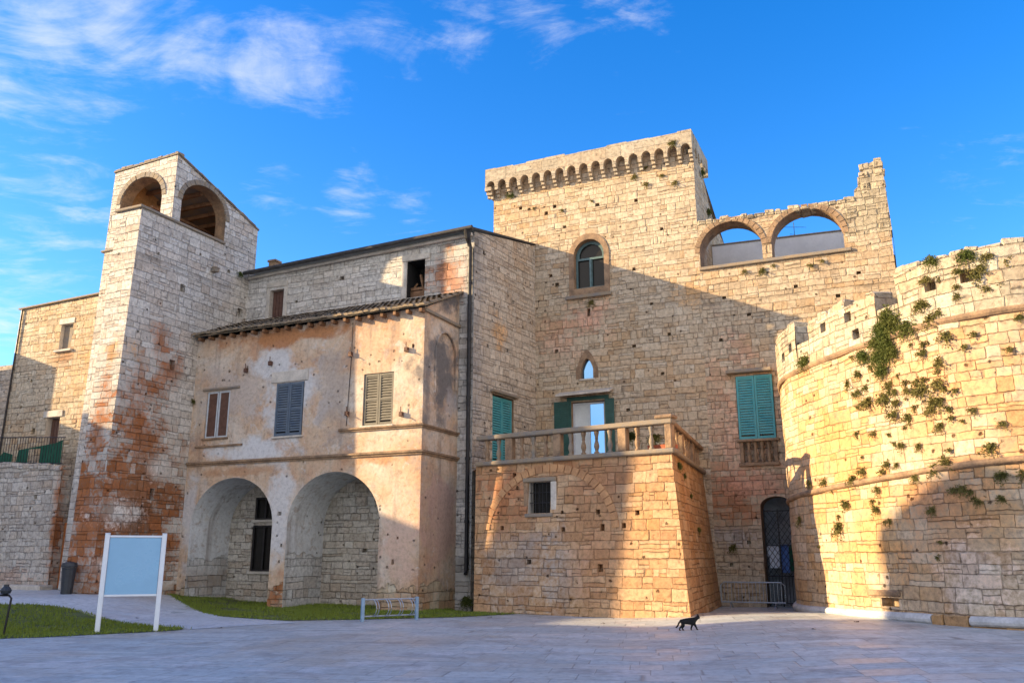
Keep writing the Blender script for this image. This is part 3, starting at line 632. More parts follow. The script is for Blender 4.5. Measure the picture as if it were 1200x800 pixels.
# balcony door
m = MB()
for a in (2.465, 3.05, 3.645): m.box(O, U, NF, a, a + .07, -.2, -.14, 5., 7.0)
for z in (5.0, 6.93): m.box(O, U, NF, 2.54, 3.05, -.198, -.142, z, z + .07); m.box(O, U, NF, 3.12, 3.64, -.198, -.142, z, z + .07)
bd = m.build('balcony_door', 'framewhite', keep)
for a, b, mt in ((2.535, 3.05, 'pane_pale'), (3.12, 3.645, 'glass_sky')): slab(bd, 'pane', O, U, NF, a, b, -.19, -.172, 5.07, 6.93, mt, 0)
for a, b in ((1.8, 2.41), (3.76, 4.10)):
    m = MB(); m.box(O, U, NF, a, b, .03, .075, 5.05, 7.06)
    for i in range(22): m.box(O, U, NF, a + .05, b - .05, .07, .085, 5.15 + i * .083, 5.2 + i * .083)
    m.build('door_shutter', 'dkgreen', keep)
m = MB(); m.box(O, U, NF, 2.3, 2.455, -.02, .05, 5.0, 7.06); m.box(O, U, NF, 2.3, 3.9, -.02, .06, 7.07, 7.2); m.build('door_frame', 'dkgreen', keep)
m = MB(); q = [C(2.02, 6.5, 7.42), C(4.08, 6.5, 7.46), C(4.08, 6.02, 7.30), C(2.02, 6.02, 7.26)]
m.add(q + [p - Z * .07 for p in q], [(0, 1, 2, 3), (7, 6, 5, 4), (0, 1, 5, 4), (1, 2, 6, 5), (2, 3, 7, 6), (3, 0, 4, 7)]); m.build('door_canopy', 'trim_pale', keep)

# ------------------------------------------------------------------ ruined arcade wing right of the keep
arc = thing('arcade_wing', C(10.5, 6.5), 'stone wall right of the keep with two open arches against the sky', 'castle wall')
m = MB()
ah = holes_sq([(8.2, 10.3, .14, .8), (9.0, 9.6, .15, .8), (10.6, 10.4, .14, .8), (11.9, 9.9, .15, .9), (12.6, 10.6, .14, .8), (8.0, 8.8, .14, .9), (12.9, 9.0, .15, .8), (11.2, 8.8, .14, .8), (7.9, 1.3, .14, .8), (8.5, 2.0, .14, .8)])
m.sheet(onw(6.503), U, NF, [(7.4, -.5), (13.78, -.5), (13.70, 11.9), (12.72, 11.9), (12.72, 13.2)] + jag(12.72, 7.4, 13.22, .4, .05, 9)[1:],
        [(archp(7.44, 9.60, 11.5, 12.05, 1.02, 18), .75, 1, None), (archp(9.92, 12.25, 11.5, 12.05, 1.06, 18), .75, 1, None), (archp(8.93, 9.95, -.3, 3.12, .33), .74, 1, None), (rect(8.40, 9.62, 4.55, 7.46), .28, 1, 2)] + ah)
m.sheet(onw(7.25), U, -NF, [(7.4, -.5), (13.72, -.5), (13.70, 11.9), (12.72, 11.9), (12.72, 13.15), (7.4, 13.15)], [(archp(7.44, 9.60, 11.5, 12.05, 1.02, 18), .0, 1, None), (archp(9.92, 12.25, 11.5, 12.05, 1.06, 18), .0, 1, None), (archp(8.93, 9.95, -.3, 3.12, .33), .0, 1, None)])
m.sheet(C(13.75, 0), W, U, [(6.5, -.5), (12, -.5), (12, 11.2), (7.26, 11.5), (7.26, 11.95), (6.5, 11.95)])
m.poly([C(7.4, 6.5, 13.2), C(12.7, 6.5, 13.2), C(12.7, 7.25, 13.2), C(7.4, 7.25, 13.2)])
m.poly([C(7.42, 7.25, 11.3), C(13.75, 7.25, 11.3), C(13.75, 12, 11.3), C(7.42, 12, 11.3)])
m.build('wall', ['arcade', 'trim', 'arcade'], arc)
m = MB()
m.sheet(onw(6.49), U, NF, [(12.30, 11.9), (13.74, 11.9), (13.64, 14.52), (13.42, 14.52), (13.4, 14.42), (13.22, 14.36), (13.2, 14.2), (13.06, 14.16), (13.04, 13.98), (12.86, 13.94), (12.84, 13.6), (12.72, 13.5), (12.70, 13.25), (12.30, 13.22)], thick=.75)
for z in (12.1, 12.45, 12.8, 13.2, 13.6, 14.0, 14.3):
    for s_ in (12.9 if z > 13.2 else 12.35, 13.35):
        m.block(onw(6.49), U, NF, s_ + random.uniform(.0, .06), s_ + .3 + random.uniform(0, .08), -.2, random.uniform(.0, .035), z - .12, z + .1, j=.02, c=.02)
m.build('ruined_stub', 'stub', arc)
m = MB(); a = 7.42
while a < 12.7:                                # rubble coping of unequal stones
    L = random.uniform(.2, .42); m.block(onw(6.5), U, NF, a, min(a + L, 12.74), -.74, .03, 13.08, 13.25 + random.uniform(-.04, .06), j=.03, c=.03); a += L + .01
m.build('coping', 'stub', arc)
for (a0, a1, zs, ri) in ((7.44, 9.60, 12.05, 1.02), (9.92, 12.25, 12.05, 1.06)):
    m = MB(); n = 17; c_, r_ = (a0 + a1) / 2, (a1 - a0) / 2
    for i in range(n):
        t0, t1 = math.pi * i / n + .012, math.pi * (i + 1) / n - .012; e = .17
        q = [(c_ + r_ * math.cos(t0), zs + ri * math.sin(t0)), (c_ + (r_ + e) * math.cos(t0), zs + (ri + e) * math.sin(t0)), (c_ + (r_ + e) * math.cos(t1), zs + (ri + e) * math.sin(t1)), (c_ + r_ * math.cos(t1), zs + ri * math.sin(t1))]
        pr = random.uniform(.018, .04); fr = [onw(6.5) + NF * pr + U * x + Z * z for x, z in q]; bk = [onw(6.5) - NF * .05 + U * x + Z * z for x, z in q]
        m.add(fr + bk, [(0, 1, 2, 3), (0, 1, 5, 4), (1, 2, 6, 5), (2, 3, 7, 6), (3, 0, 4, 7)])
    m.build('arch_ring', 'trim', arc)
slab(arc, 'arcade_sill', onw(6.5), U, NF, 7.4, 12.45, -.76, .09, 11.38, 11.5, 'trim_grey', .02)
m = MB(); m.sheet(onw(9.0), U, NF, [(7.42, 11.3), (13.6, 11.3), (13.6, 12.98), (7.42, 13.16)], thick=.25); m.build('terrace_parapet', 'white', arc)
m = MB(); m.add([C(7.42, 8.95, 13.17), C(13.6, 8.95, 12.99), C(13.6, 9.3, 12.99), C(7.42, 9.3, 13.17), C(7.42, 8.95, 13.21), C(13.6, 8.95, 13.03), C(13.6, 9.3, 13.03), C(7.42, 9.3, 13.21)], [(0, 1, 5, 4), (4, 5, 6, 7), (3, 2, 6, 7), (0, 1, 2, 3)]); m.build('terrace_coping', 'trim_grey', arc)
O = onw(6.5)
shutters(arc, O, U, NF, 8.42, 9.60, 5.33, 7.46, 'teal', proud=.05, slats=22)
slab(arc, 'window_hood', O, U, NF, 8.12, 9.62, 0, .22, 7.56, 7.68, 'trim_grey', .02)
slab(arc, 'window_sill', O, U, NF, 8.32, 9.70, -.02, .12, 5.24, 5.325, 'trim')
slab(arc, 'balustrade_base', O, U, NF, 8.36, 9.66, -.02, .09, 4.44, 4.55, 'trim')
for i in range(2): slab(arc, 'balustrade_pier', O, U, NF, (8.41, 9.5)[i], (8.53, 9.62)[i], -.1, .05, 4.552, 5.238, 'trim')
for i in range(4):
    m = MB(); m.lathe(O + U * (8.69 + .215 * i) - NF * .03 + Z * 4.552, [(r * .95, z * 1.055) for r, z in BAL], 10); m.build('baluster', 'trim', arc, smooth=True)
# doorway: weathered reveal, iron lattice gate
bk = MB(); bk.sheet(O - NF * 1.15, U, NF, rect(8.6, 10.6, -.29, 3.6)); bk.build('doorway_back', 'court', arc)
m = MB()
for a in (8.99, 9.42, 9.86): m.tube([O - NF * .28 + U * a + Z * .02, O - NF * .28 + U * a + Z * 3.05], .02, 6)
for z in (.12, .95, 1.9, 3.0): m.tube([O - NF * .28 + U * 8.97 + Z * z, O - NF * .28 + U * 9.9 + Z * z], .018, 6)
def clipseg(a, z, da, dz, a0, a1, z0, z1):
    t0, t1 = 0., 1.
    for p, q in ((-da, a - a0), (da, a1 - a), (-dz, z - z0), (dz, z1 - z)):
        if abs(p) < 1e-9:
            if q < 0: return None
        else:
            r_ = q / p
            if p < 0: t0 = max(t0, r_)
            else: t1 = min(t1, r_)
    return None if t0 >= t1 else ((a + da * t0, z + dz * t0), (a + da * t1, z + dz * t1))
for i in range(-6, 12):
    for sg in (1, -1):
        c_ = clipseg(8.99 + i * .17 if sg > 0 else 9.86 - i * .17, .95, sg * 1.5, 2.1, 8.99, 9.86, .95, 3.0)
        if c_: m.tube([O - NF * .28 + U * c_[0][0] + Z * c_[0][1], O - NF * .28 + U * c_[1][0] + Z * c_[1][1]], .009, 5)
for i in range(9): m.tube([O - NF * .28 + U * (9.03 + .1 * i) + Z * .05, O - NF * .28 + U * (9.03 + .1 * i) + Z * .95], .009, 5)
m.build('lattice_gate', 'iron', arc)

# ------------------------------------------------------------------ loft wing behind the loggia
loft = thing('loft_wing', C(-4, 2.3), 'long upper wing of pale stone with a dark roof edge, above the tiled loggia', 'castle wing')
m = MB()
lh = holes_sq([(-4.95, 11.55, .2, .8), (-1.55, 9.9, .15, .8), (-7.0, 10.9, .14, .8)])
m.sheet(onw(2.3), U, NF, [(-9.42, -.5), (.55, -.5), (.55, 12.46), (-9.42, 12.18)], [(rect(-8.28, -7.62, 10.0, 11.5), .3, 1, None), (rect(-2.13, -1.40, 10.42, 11.78), .9, 2, 2)] + lh)
m.build('wall', ['loft', 'trim_pale', 'void'], loft)
# gable side
ge = (C(1.05, 6.52) - C(.55, 2.3)); GL = ge.length; GT = ge.normalized(); GN = Vector((GT.y, -GT.x, 0))
m = MB()
gh_ = holes_sq([(.6, 11.9, .13, 1.3), (1.6, 11.6, .13, 1.2), (2.6, 10.6, .14, 1.2), (1.3, 10.2, .13, 1.2), (3.3, 9.8, .13, 1), (.9, 8.6, .13, 1), (2.2, 8.7, .14, 1)])
m.sheet(C(.55, 2.3), GT, GN, [(0, -.5), (GL, -.5), (GL, 13.32), (0, 12.5)], [(rect(1.22, 2.62, 4.6, 6.98), .22, 1, 2)] + gh_)
m.build('gable_wall', ['gable', 'trim', 'void'], loft)
shutters(loft, C(.55, 2.3), GT, GN, 1.27, 2.57, 4.65, 6.93, 'teal', proud=-.05, slats=24)
slab(loft, 'window_hood', C(.55, 2.3), GT, GN, 1.05, 2.78, 0, .16, 7.02, 7.12, 'trim_grey', .02)
m = MB(); n = 12                               # roof slab, pitched up towards the keep
A, B_, C2, D = C(-9.3, 1.95, 12.22), C(.60, 1.95, 12.50), C(1.09, 6.49, 13.34), C(-9.3, 6.49, 13.2)
m.add([A, B_, C2, D] + [p + Z * .06 for p in (A, B_, C2, D)], [(0, 1, 2, 3), (4, 5, 6, 7), (0, 1, 5, 4), (1, 2, 6, 5), (2, 3, 7, 6), (3, 0, 4, 7)]); m.build('roof', 'roofdark', loft)
m = MB(); m.tube([C(-9.3, 1.9, 12.23), C(-4, 1.9, 12.38), C(.66, 1.9, 12.51)], .075, 10); m.build('gutter', 'roofdark', loft)
m = MB(); m.tube([C(-9.3, 2.2, 12.12), C(.5, 2.2, 12.38)], .07, 6); m.build('eaves_moulding', 'trim_pale', loft)
m = MB(); m.tube([C(.42, 1.95, 12.48), C(.42, 2.05, 12.2), C(.44, 2.20, 11.9), C(.44, 2.20, 1.15), C(.46, 2.12, 1.02)], [.11, .10, .07, .065, .065], 10)
for z in (10.6, 8.6, 6.6, 4.6, 2.6): m.tube([C(.44, 2.20, z), C(.44, 2.20, z + .09)], .085, 10)
m.build('downpipe', 'iron', loft)
slab(loft, 'window_surround', onw(2.3), U, NF, -8.44, -8.29, -.02, .03, 10.0, 11.6, 'trim_pale'); slab(loft, 'window_surround', onw(2.3), U, NF, -7.61, -7.45, -.02, .03, 10.0, 11.6, 'trim_pale'); slab(loft, 'window_lintel', onw(2.3), U, NF, -8.44, -7.45, -.02, .04, 11.605, 11.8, 'trim_pale')
slab(loft, 'window_surround', onw(2.3), U, NF, -2.36, -2.14, -.02, .03, 10.4, 11.78, 'trim_pale'); slab(loft, 'window_lintel', onw(2.3), U, NF, -2.36, -1.2, -.02, .045, 11.785, 12.0, 'trim_pale')
m = MB(); m.box(onw(2.3), U, NF, -8.275, -7.625, -.26, -.2, 10.0, 11.49)
for i in range(4): m.box(onw(2.3), U, NF, -8.26 + i * .16, -8.13 + i * .16, -.2, -.18, 10.02, 11.47)
m.build('loft_door', 'brown', loft)
m = MB(); m.box(onw(2.3), U, NF, -2.12, -1.41, -.30, -.24, 10.42, 10.72); m.box(onw(2.3), U, NF, -2.12, -1.41, -.31, -.25, 10.76, 10.86)
Q = onw(2.3) - NF * .27; m.tube([Q + U * -1.52 + Z * 10.45, Q + U * -1.72 + Z * 11.32], .05, 4); m.tube([Q + U * -2.05 + Z * 10.8, Q + U * -1.85 + Z * 11.0], .04, 4)
m.build('broken_shutter_boards', 'beam', loft)
m = MB(); m.box(C(-8.95, 3.2), U, W, -.16, .16, -.16, .16, 12.4, 13.02); m.box(C(-8.95, 3.2), U, W, -.2, .2, -.2, .2, 13.02, 13.1); m.build('chimney', 'trim', loft)

# ------------------------------------------------------------------ loggia with two arches
log = thing('loggia_house', C(-4.5, 0), 'ochre rendered house front with two big ground-floor arches and tiled eaves', 'house')
AL = archp(-9.02, -5.52, -.3, 2.55, 1.58, 22); AR = archp(-4.92, -1.42, -.3, 2.55, 1.62, 22)
w1, w2, w3 = rect(-8.78, -7.72, 5.53, 7.16), rect(-5.70, -4.55, 5.42, 7.22), rect(-2.2, -1.07, 5.56, 7.24)
m = MB()
lh = holes_sq([(-5.25, 2.9, .17, .8), (-5.1, 1.9, .1, 1.2), (-.9, 1.4, .10, 1.6), (-.75, 2.1, .08, 1), (-1.1, 2.2, .07, 1), (-7.85, 7.83, .1, 1.), (-7.05, 7.9, .09, 1.2), (-5.3, 2.2, .08, 1.), (-5.15, 1.4, .09, 1), (-.4, 8.0, .1, 1.3), (-3.1, 6.4, .07, 1), (-4.2, 7.4, .08, 1.)], .15)
AL2, AR2 = [(-9.02, -.5)] + AL[1:][::-1][:-1] + [(-5.52, -.5)], [(-4.92, -.5)] + AR[1:][::-1][:-1] + [(-1.42, -.5)]
m.sheet(onw(0), U, NF, [(-9.42, -.5)] + AL2 + AR2 + [(0, -.5), (0, 9.22), (-9.42, 9.12)], [(w1, .16, 1, None), (w2, .14, 1, None), (w3, .14, 1, None)] + lh)
for a_ in (AL2, AR2):
    for (x0, z0), (x1, z1) in zip(a_, a_[1:]): m.add([C(x0, 0, z0), C(x1, 0, z1), C(x1, 1.95, z1), C(x0, 1.95, z0)], [(0, 1, 2, 3)], 2)
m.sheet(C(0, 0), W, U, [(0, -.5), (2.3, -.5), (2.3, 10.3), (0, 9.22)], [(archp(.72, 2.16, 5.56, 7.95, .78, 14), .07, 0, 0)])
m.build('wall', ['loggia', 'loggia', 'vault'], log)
OB = onw(1.94)
m = MB(); m.sheet(OB, U, NF, [(-9.1, -.3), (-5.45, -.3), (-5.45, 4.2), (-9.1, 4.2)], [(rect(-8.0, -7.0, 1.05, 2.62), .15, 0, None), (rect(-7.95, -7.05, 2.82, 3.6), .15, 0, None)])
m.build('arch_back_wall', 'vault_back', log)
m = MB(); m.sheet(OB, U, NF, [(-5.0, -.3), (-1.35, -.3), (-1.35, 4.25), (-5.0, 4.25)], holes_sq([(-2.1, 2.9, .12, 1), (-1.9, 1.4, .1, 1), (-3.2, 1.75, .22, .6)])); m.build('arch_back_wall', 'vault_back', log)
for rc in ((-8.0, -7.0, 1.05, 2.62), (-7.95, -7.05, 2.82, 3.6)):
    mm = MB(); a0, a1, z0, z1 = rc
    mm.box(OB, U, NF, a0, a0 + .07, -.1, -.03, z0, z1); mm.box(OB, U, NF, a1 - .07, a1, -.1, -.03, z0, z1); mm.box(OB, U, NF, a0 + .07, a1 - .07, -.099, -.031, z0, z0 + .06); mm.box(OB, U, NF, a0 + .07, a1 - .07, -.099, -.031, z1 - .06, z1)
    mm.box(OB, U, NF, (a0 + a1) / 2 - .035, (a0 + a1) / 2 + .035, -.098, -.032, z0 + .06, z1 - .06)
    wfr = mm.build('arch_window', 'iron', log); slab(wfr, 'pane', OB, U, NF, a0, a1, -.13, -.105, z0, z1, 'glass_dark', 0)
    slab(log, 'arch_window_sill', OB, U, NF, a0 - .08, a1 + .08, -.02, .08, z0 - .1, z0 - .003, 'trim_pale')
def moulding(name, z, h, d, u0, mat='trim'):
    m = MB(); prof = [(0, 0), (d * .5, 0), (d * .55, h * .35), (d, h * .55), (d, h), (0, h * 1.25)]
    e = d
    path = [(C(u0, 0), NF), (C(0, 0), None), (C(0, 2.3), U)]
    rings = []
    for (p, kind) in ((C(u0, 0), NF), (C(0, 0), NF + U), (C(0, 2.3), U)):
        rings.append([p + kind * a + Z * (z + b) for a, b in prof])
    k_ = len(prof); m.add([q for r_ in rings for q in r_], [(i * k_ + j, i * k_ + (j + 1) % k_, (i + 1) * k_ + (j + 1) % k_, (i + 1) * k_ + j) for i in range(2) for j in range(k_)])
    m.build(name, mat, log)
moulding('cornice', 4.58, .12, .10, -9.38)
moulding('string_course', 5.40, .11, .09, -3.05)
# rusty brackets, hood stones, little bits on the front
m = MB(); m.sheet(onw(0) + NF * .02, U, NF, archp(.72, 2.16, 7.9, 7.95, .78))
m = MB(); n = 16                                # blind arch moulding on the side wall
pts = [C(0, .72, 6.6)] + [C(0, 1.44 - .72 * math.cos(math.pi * i / n), 7.95 + .78 * math.sin(math.pi * i / n)) for i in range(n + 1)] + [C(0, 2.16, 6.9)]
m.tube([p + U * .005 for p in pts], .045, 6); m.build('blind_arch_moulding', 'loggia', log)
m = MB(); m.box(C(0, 0), W, U, -.02, 2.3, 0, .09, 9.08, 9.19); m.build('side_moulding', 'trim_grey', log, bevel=.02)
O = onw(0)
for (a0, a1, z0, z1), mt, nm in (((-8.78, -7.72, 5.53, 7.16), 'brown', 0), ((-5.70, -4.55, 5.42, 7.22), 'blue', 1), ((-2.2, -1.07, 5.56, 7.24), 'olive', 2)):
    slab(log, 'window_back', O, U, NF, a0, a1, -.158, -.12, z0, z1, 'void', 0)
    if nm == 0:
        for a, b in ((a0 + .03, (a0 + a1) / 2 - .02), ((a0 + a1) / 2 + .02, a1 - .03)):
            mm = MB(); mm.box(O, U, NF, a, a + .05, -.09, -.03, z0, z1); mm.box(O, U, NF, b - .05, b, -.09, -.03, z0, z1); mm.box(O, U, NF, a + .05, b - .05, -.089, -.031, z0, z0 + .06); mm.box(O, U, NF, a + .05, b - .05, -.089, -.031, z1 - .06, z1)
            wfr = mm.build('window_leaf', 'framewhite', log); slab(wfr, 'panel', O, U, NF, a + .05, b - .05, -.085, -.05, z0 + .06, z1 - .06, 'brown', 0)
        slab(log, 'window_hood', O, U, NF, a0 - .16, a1 + .42, 0, .07, z1 + .04, z1 + .12, 'trim_grey', .015)
    else:
        shutters(log, O, U, NF, a0 + .02, a1 - .02, z0 + .01, z1 - .01, mt, proud=-.03 if nm == 2 else .03, slats=17 if nm == 2 else 19, mid=True)
    slab(log, 'window_sill', O, U, NF, a0 - .05, a1 + .05, -.02, .07, z0 - .07, z0 - .002, 'trim_pale' if nm else 'trim', .012)
slab(log, 'window_lintel', O, U, NF, -5.95, -4.4, 0, .035, 7.24, 7.62, 'trim_pale', .02)
slab(log, 'window_sill', O, U, NF, -9.1, -7.0, 0, .06, 5.2, 5.27, 'trim', .012)
for a, z in ((-2.72, 7.95), (-.6, 7.9), (-.72, 5.85), (-2.75, 6.0), (-7.05, 7.8), (-6.0, 7.95)):
    mm = MB(); mm.box(O, U, NF, a - .06, a + .05, 0, .12, z - .08, z + .06); mm.tube([O + U * a + NF * .1 + Z * (z + .22), O + U * a + NF * .1 + Z * (z - .02), O + U * (a + .14) + NF * .16 + Z * (z - .12)], .016, 5); mm.build('iron_bracket', 'rustiron', log)
mm = MB(); mm.tube([O + NF * .03 + U * -2.72 + Z * 9.0, O + NF * .03 + U * -2.7 + Z * 7.95, O + NF * .03 + U * -2.78 + Z * 5.6], .012, 5); mm.build('cable', 'iron', log)
# tiled roof: overlapped barrel tiles, slightly uneven
ra = MB(); rw = MB(); ncol = 46; a0, a1 = -9.38, .16
for i in range(ncol):
    a = a0 + (a1 - a0) * (i + .5) / ncol; r0 = (a1 - a0) / ncol * .56
    for j in range(7):
        t0, t1 = j / 7 - .012, (j + 1) / 7 + .02; jj = random.uniform(-.012, .012)
        p0 = C(a + jj, -.30 + 2.62 * t0 + (random.uniform(-.06, .05) if j == 0 else 0), 9.17 + 1.14 * t0 + .05 + random.uniform(-.01, .012)); p1 = C(a + jj, -.30 + 2.62 * t1, 9.17 + 1.14 * t1 + .02)
        k_ = 6; rr0, rr1 = r0 * 1.0, r0 * .82; vs = []
        for (p, r_) in ((p0, rr0), (p1, rr1)):
            for q in range(k_ + 1): th = math.pi * q / k_; vs.append(p + U * (r_ * math.cos(th)) + Z * (r_ * math.sin(th) * .75))
        ra.add(vs, [(q, q + 1, k_ + 2 + q, k_ + 1 + q) for q in range(k_)])
        if j == 0: ra.add([p0 + U * (rr0 * math.cos(math.pi * q / k_)) + Z * (rr0 * .75 * math.sin(math.pi * q / k_)) for q in range(k_ + 1)] + [p0], [list(range(k_ + 1))])
E_ = [C(a0, -.26, 9.16), C(a1, -.26, 9.18), C(a1, 2.3, 10.32), C(a0, 2.3, 10.30)]
ra.add(E_ + [p + Z * .05 for p in E_], [(0, 1, 2, 3), (4, 5, 6, 7), (0, 1, 5, 4), (1, 2, 6, 5), (3, 0, 4, 7)])
ra.build('tiled_roof', 'tile', log)
for i in range(20): m = MB(); m.box(O, U, NF, -9.2 + i * .48, -9.1 + i * .48, 0, .24, 9.03, 9.14); m.build('rafter', 'beam', log)

# ------------------------------------------------------------------ corner tower with belvedere
tw = thing('corner_tower', C(-10.5, -1), 'rust-stained stone corner tower with an open arched lookout on top', 'tower')
m = MB(); UR = -9.4; OR_ = C(UR, 0)
rarch = archp(-1.42, .80, 13.14, 14.02, .92, 18); farch = archp(-12.05, -9.98, 13.14, 14.15, .88, 18)
th = holes_sq([(-.98, 10.8, .24, 1.2), (1.97, 10.67, .3, 1.1), (-1.12, 7.98, .27, 1.3), (.9, 9.0, .13, 1), (-2.2, 11.7, .11, 1), (1.2, 12.1, .16, .9), (-.3, 12.3, .1, 1), (.3, 6.2, .12, 1), (-2.7, 8.8, .1, 1), (-2.1, 6.8, .1, 1)]) + [(rect(-1.53, -1.34, 3.36, 3.74), .3, 0, 0)]
m.sheet(OR_, W, U, [(-3.46, -.5), (2.6, -.5), (2.6, 14.27), (-1.8, 15.62), (-1.8, 13.06), (-3.1, 13.06)], [(rarch, .5, 1, None)] + th)
# battered front casing
lean = .36 / 13.5
m.sheet(C(0, -3.1), U, NF, [(-10.55, -.5), (UR, -.5), (UR, 13.06), (-10.5, 13.06)], holes_sq([(-10.2, 11.5, .1, 1)]), lean=lean, ztop=13.06)
m.add([C(-10.55, -3.46, -.5), C(-10.55, -1.8, -.5), C(-10.5, -1.8, 13.06), C(-10.5, -3.1, 13.06)], [(0, 1, 2, 3)])
m.poly([C(-10.5, -3.1, 13.06), C(UR, -3.1, 13.06), C(UR, -1.8, 13.06), C(-10.5, -1.8, 13.06)])
m.sheet(onw(-1.8), U, NF, [(-12.85, -.5), (UR, -.5), (UR, 15.62), (-12.5, 15.46)], [(farch, .5, 1, None)] + holes_sq([(-12.3, 12.4, .1, 1)]))
m.add([C(-12.85, -1.8, -.5), C(-12.85, 2.6, -.5), C(-12.5, 2.6, 14.2), C(-12.5, -1.8, 15.46)], [(0, 1, 2, 3)])
m.sheet(onw(2.6), U, -NF, [(-12.85, -.5), (UR, -.5), (UR, 14.27), (-12.5, 14.2)])
m.build('wall', ['tower', 'trim'], tw)
m = MB()                                        # inside of the lookout
m.sheet(onw(2.35), U, NF, [(-12.1, 13.0), (-9.85, 13.0), (-9.85, 14.3), (-12.1, 14.3)])
m.sheet(C(-12.05, 0), W, U, [(-1.4, 13.0), (2.6, 13.0), (2.6, 14.25), (-1.4, 15.45)])
m.sheet(C(-9.88, 0), W, -U, [(-1.35, 13.0), (2.6, 13.0), (2.6, 14.25), (-1.35, 15.45)], [(rarch, .0, 0, None)])
m.sheet(onw(-1.33), U, -NF, [(-12.1, 13.0), (-9.85, 13.0), (-9.85, 15.5), (-12.1, 15.4)], [(farch, .0, 0, None)])
m.poly([C(-12.4, -1.7, 13.03), C(-9.5, -1.7, 13.03), C(-9.5, 2.7, 13.03), C(-12.4, 2.7, 13.03)])
m.build('lookout_interior', 'plaster_in', tw)
def roof_z(w_): return 15.56 - (w_ + 1.8) * .308
m = MB()
for i in range(7):
    w_ = -1.2 + i * .55; m.box(C(0, 0), U, W, -12.1, -9.85, w_ - .06, w_ + .06, roof_z(w_) - .26, roof_z(w_) - .12)
m.box(C(0, 0), U, W, -11.1, -10.95, -1.3, 2.6, 14.02, 14.12); m.build('ceiling_beams', 'beam', tw)
m = MB(); q = [C(-12.54, -1.84, 15.50), C(-9.36, -1.84, 15.63), C(-9.36, 2.64, 14.26), C(-12.54, 2.64, 14.18)]
m.add(q + [p + Z * .06 for p in q], [(0, 1, 2, 3), (4, 5, 6, 7), (0, 1, 5, 4), (1, 2, 6, 5), (2, 3, 7, 6), (3, 0, 4, 7)]); m.build('roof', 'trim_grey', tw)
m = MB(); a = -12.5
while a < -9.5: L = random.uniform(.18, .4); b = min(a + L, -9.38); zc = 15.5 + (a + 12.5) * .042; m.block(onw(-1.8), U, NF, a, b, -.3, .045, zc + .03, zc + random.uniform(.09, .14), j=.015, c=.02); a = b + .005
a = -1.8
while a < 2.3: L = random.uniform(.25, .5); b = a + L; zc = 15.62 - (a + 1.8) * .3085; p_ = C(UR, a, 0); m.add([C(UR + e, x, z) for e in (-.3, .04) for x, z in ((a, zc), (b, zc - L * .3085), (b, zc - L * .3085 + .1), (a, zc + .1 + random.uniform(-.02, .03)))], [(0, 1, 2, 3), (4, 5, 6, 7), (0, 1, 5, 4), (2, 3, 7, 6), (0, 3, 7, 4), (1, 2, 6, 5)]); a = b + .006
m.build('verge_coping', 'trim_grey', tw)
for (O_, T_, N_, a0, a1, zs, ri) in ((onw(-1.8), U, NF, -12.05, -9.98, 14.15, .88), (OR_, W, U, -1.42, .80, 14.02, .92)):
    mm = MB(); n = 15; c_, r_ = (a0 + a1) / 2, (a1 - a0) / 2
    for i in range(n):
        t0, t1 = math.pi * i / n + .01, math.pi * (i + 1) / n - .01; e = .19
        q = [(c_ + r_ * math.cos(t0), zs + ri * math.sin(t0)), (c_ + (r_ + e) * math.cos(t0), zs + (ri + e) * math.sin(t0)), (c_ + (r_ + e) * math.cos(t1), zs + (ri + e) * math.sin(t1)), (c_ + r_ * math.cos(t1), zs + ri * math.sin(t1))]
        pr = random.uniform(.02, .045); fr = [O_ + N_ * pr + T_ * x + Z * z for x, z in q]; bk_ = [O_ - N_ * .05 + T_ * x + Z * z for x, z in q]
        mm.add(fr + bk_, [(0, 1, 2, 3), (0, 1, 5, 4), (1, 2, 6, 5), (2, 3, 7, 6), (3, 0, 4, 7)])
    mm.build('arch_ring', 'trim_grey', tw)
m = MB(); m.box(C(0, 0), U, W, -10.6, UR + .07, -3.19, -3.02, 13.06, 13.16); m.box(C(0, 0), U, W, UR - .1, UR + .07, -3.02, .85, 13.06, 13.159); m.box(C(0, 0), U, W, -10.6, -10.45, -3.02, -1.81, 13.06, 13.158); m.build('ledge', 'trim_grey', tw, bevel=.02)
m = MB(); m.box(C(0, 0), U, W, -12.72, -10.5, -1.86, -1.7, 12.35, 12.43); m.build('string_course', 'trim_grey', tw, bevel=.02)
m = MB(); m.box(C(UR, 0), W, U, .25, .45, 0, .24, 11.8, 11.92); m.block(C(UR, 0), W, U, .3, .55, 0, .2, 11.93, 12.02); m.build('broken_bracket', 'trim_grey', tw)

# ------------------------------------------------------------------ left house and its retaining wall
lhs = thing('left_house', C(-15.8, -.5), 'sunlit stone house wall left of the corner tower with one small shuttered window', 'house')
m = MB(); O = onw(-.5)
m.sheet(O, U, NF, [(-18.75, -.5), (-12.4, -.5), (-12.4, 11.35), (-18.55, 11.22)], [(rect(-16.1, -15.42, 9.3, 10.32), .22, 1, None), (rect(-16.2, -15.5, 4.4, 6.66), .3, 1, None)] + holes_sq([(-18.2, 10.6, .12, 1), (-17.4, 8.2, .12, 1), (-16.9, 6.2, .2, 1.2), (-17.8, 7.2, .1, 1)]))
m.add([C(-18.75, -.5, -.5), C(-18.75, 6, -.5), C(-18.55, 6, 11.2), C(-18.55, -.5, 11.22)], [(0, 1, 2, 3)])
m.poly([C(-18.55, -.5, 11.22), C(-12.4, -.5, 11.35), C(-12.4, 6, 11.3), C(-18.55, 6, 11.2)])
m.build('wall', ['left_house', 'trim_pale'], lhs)
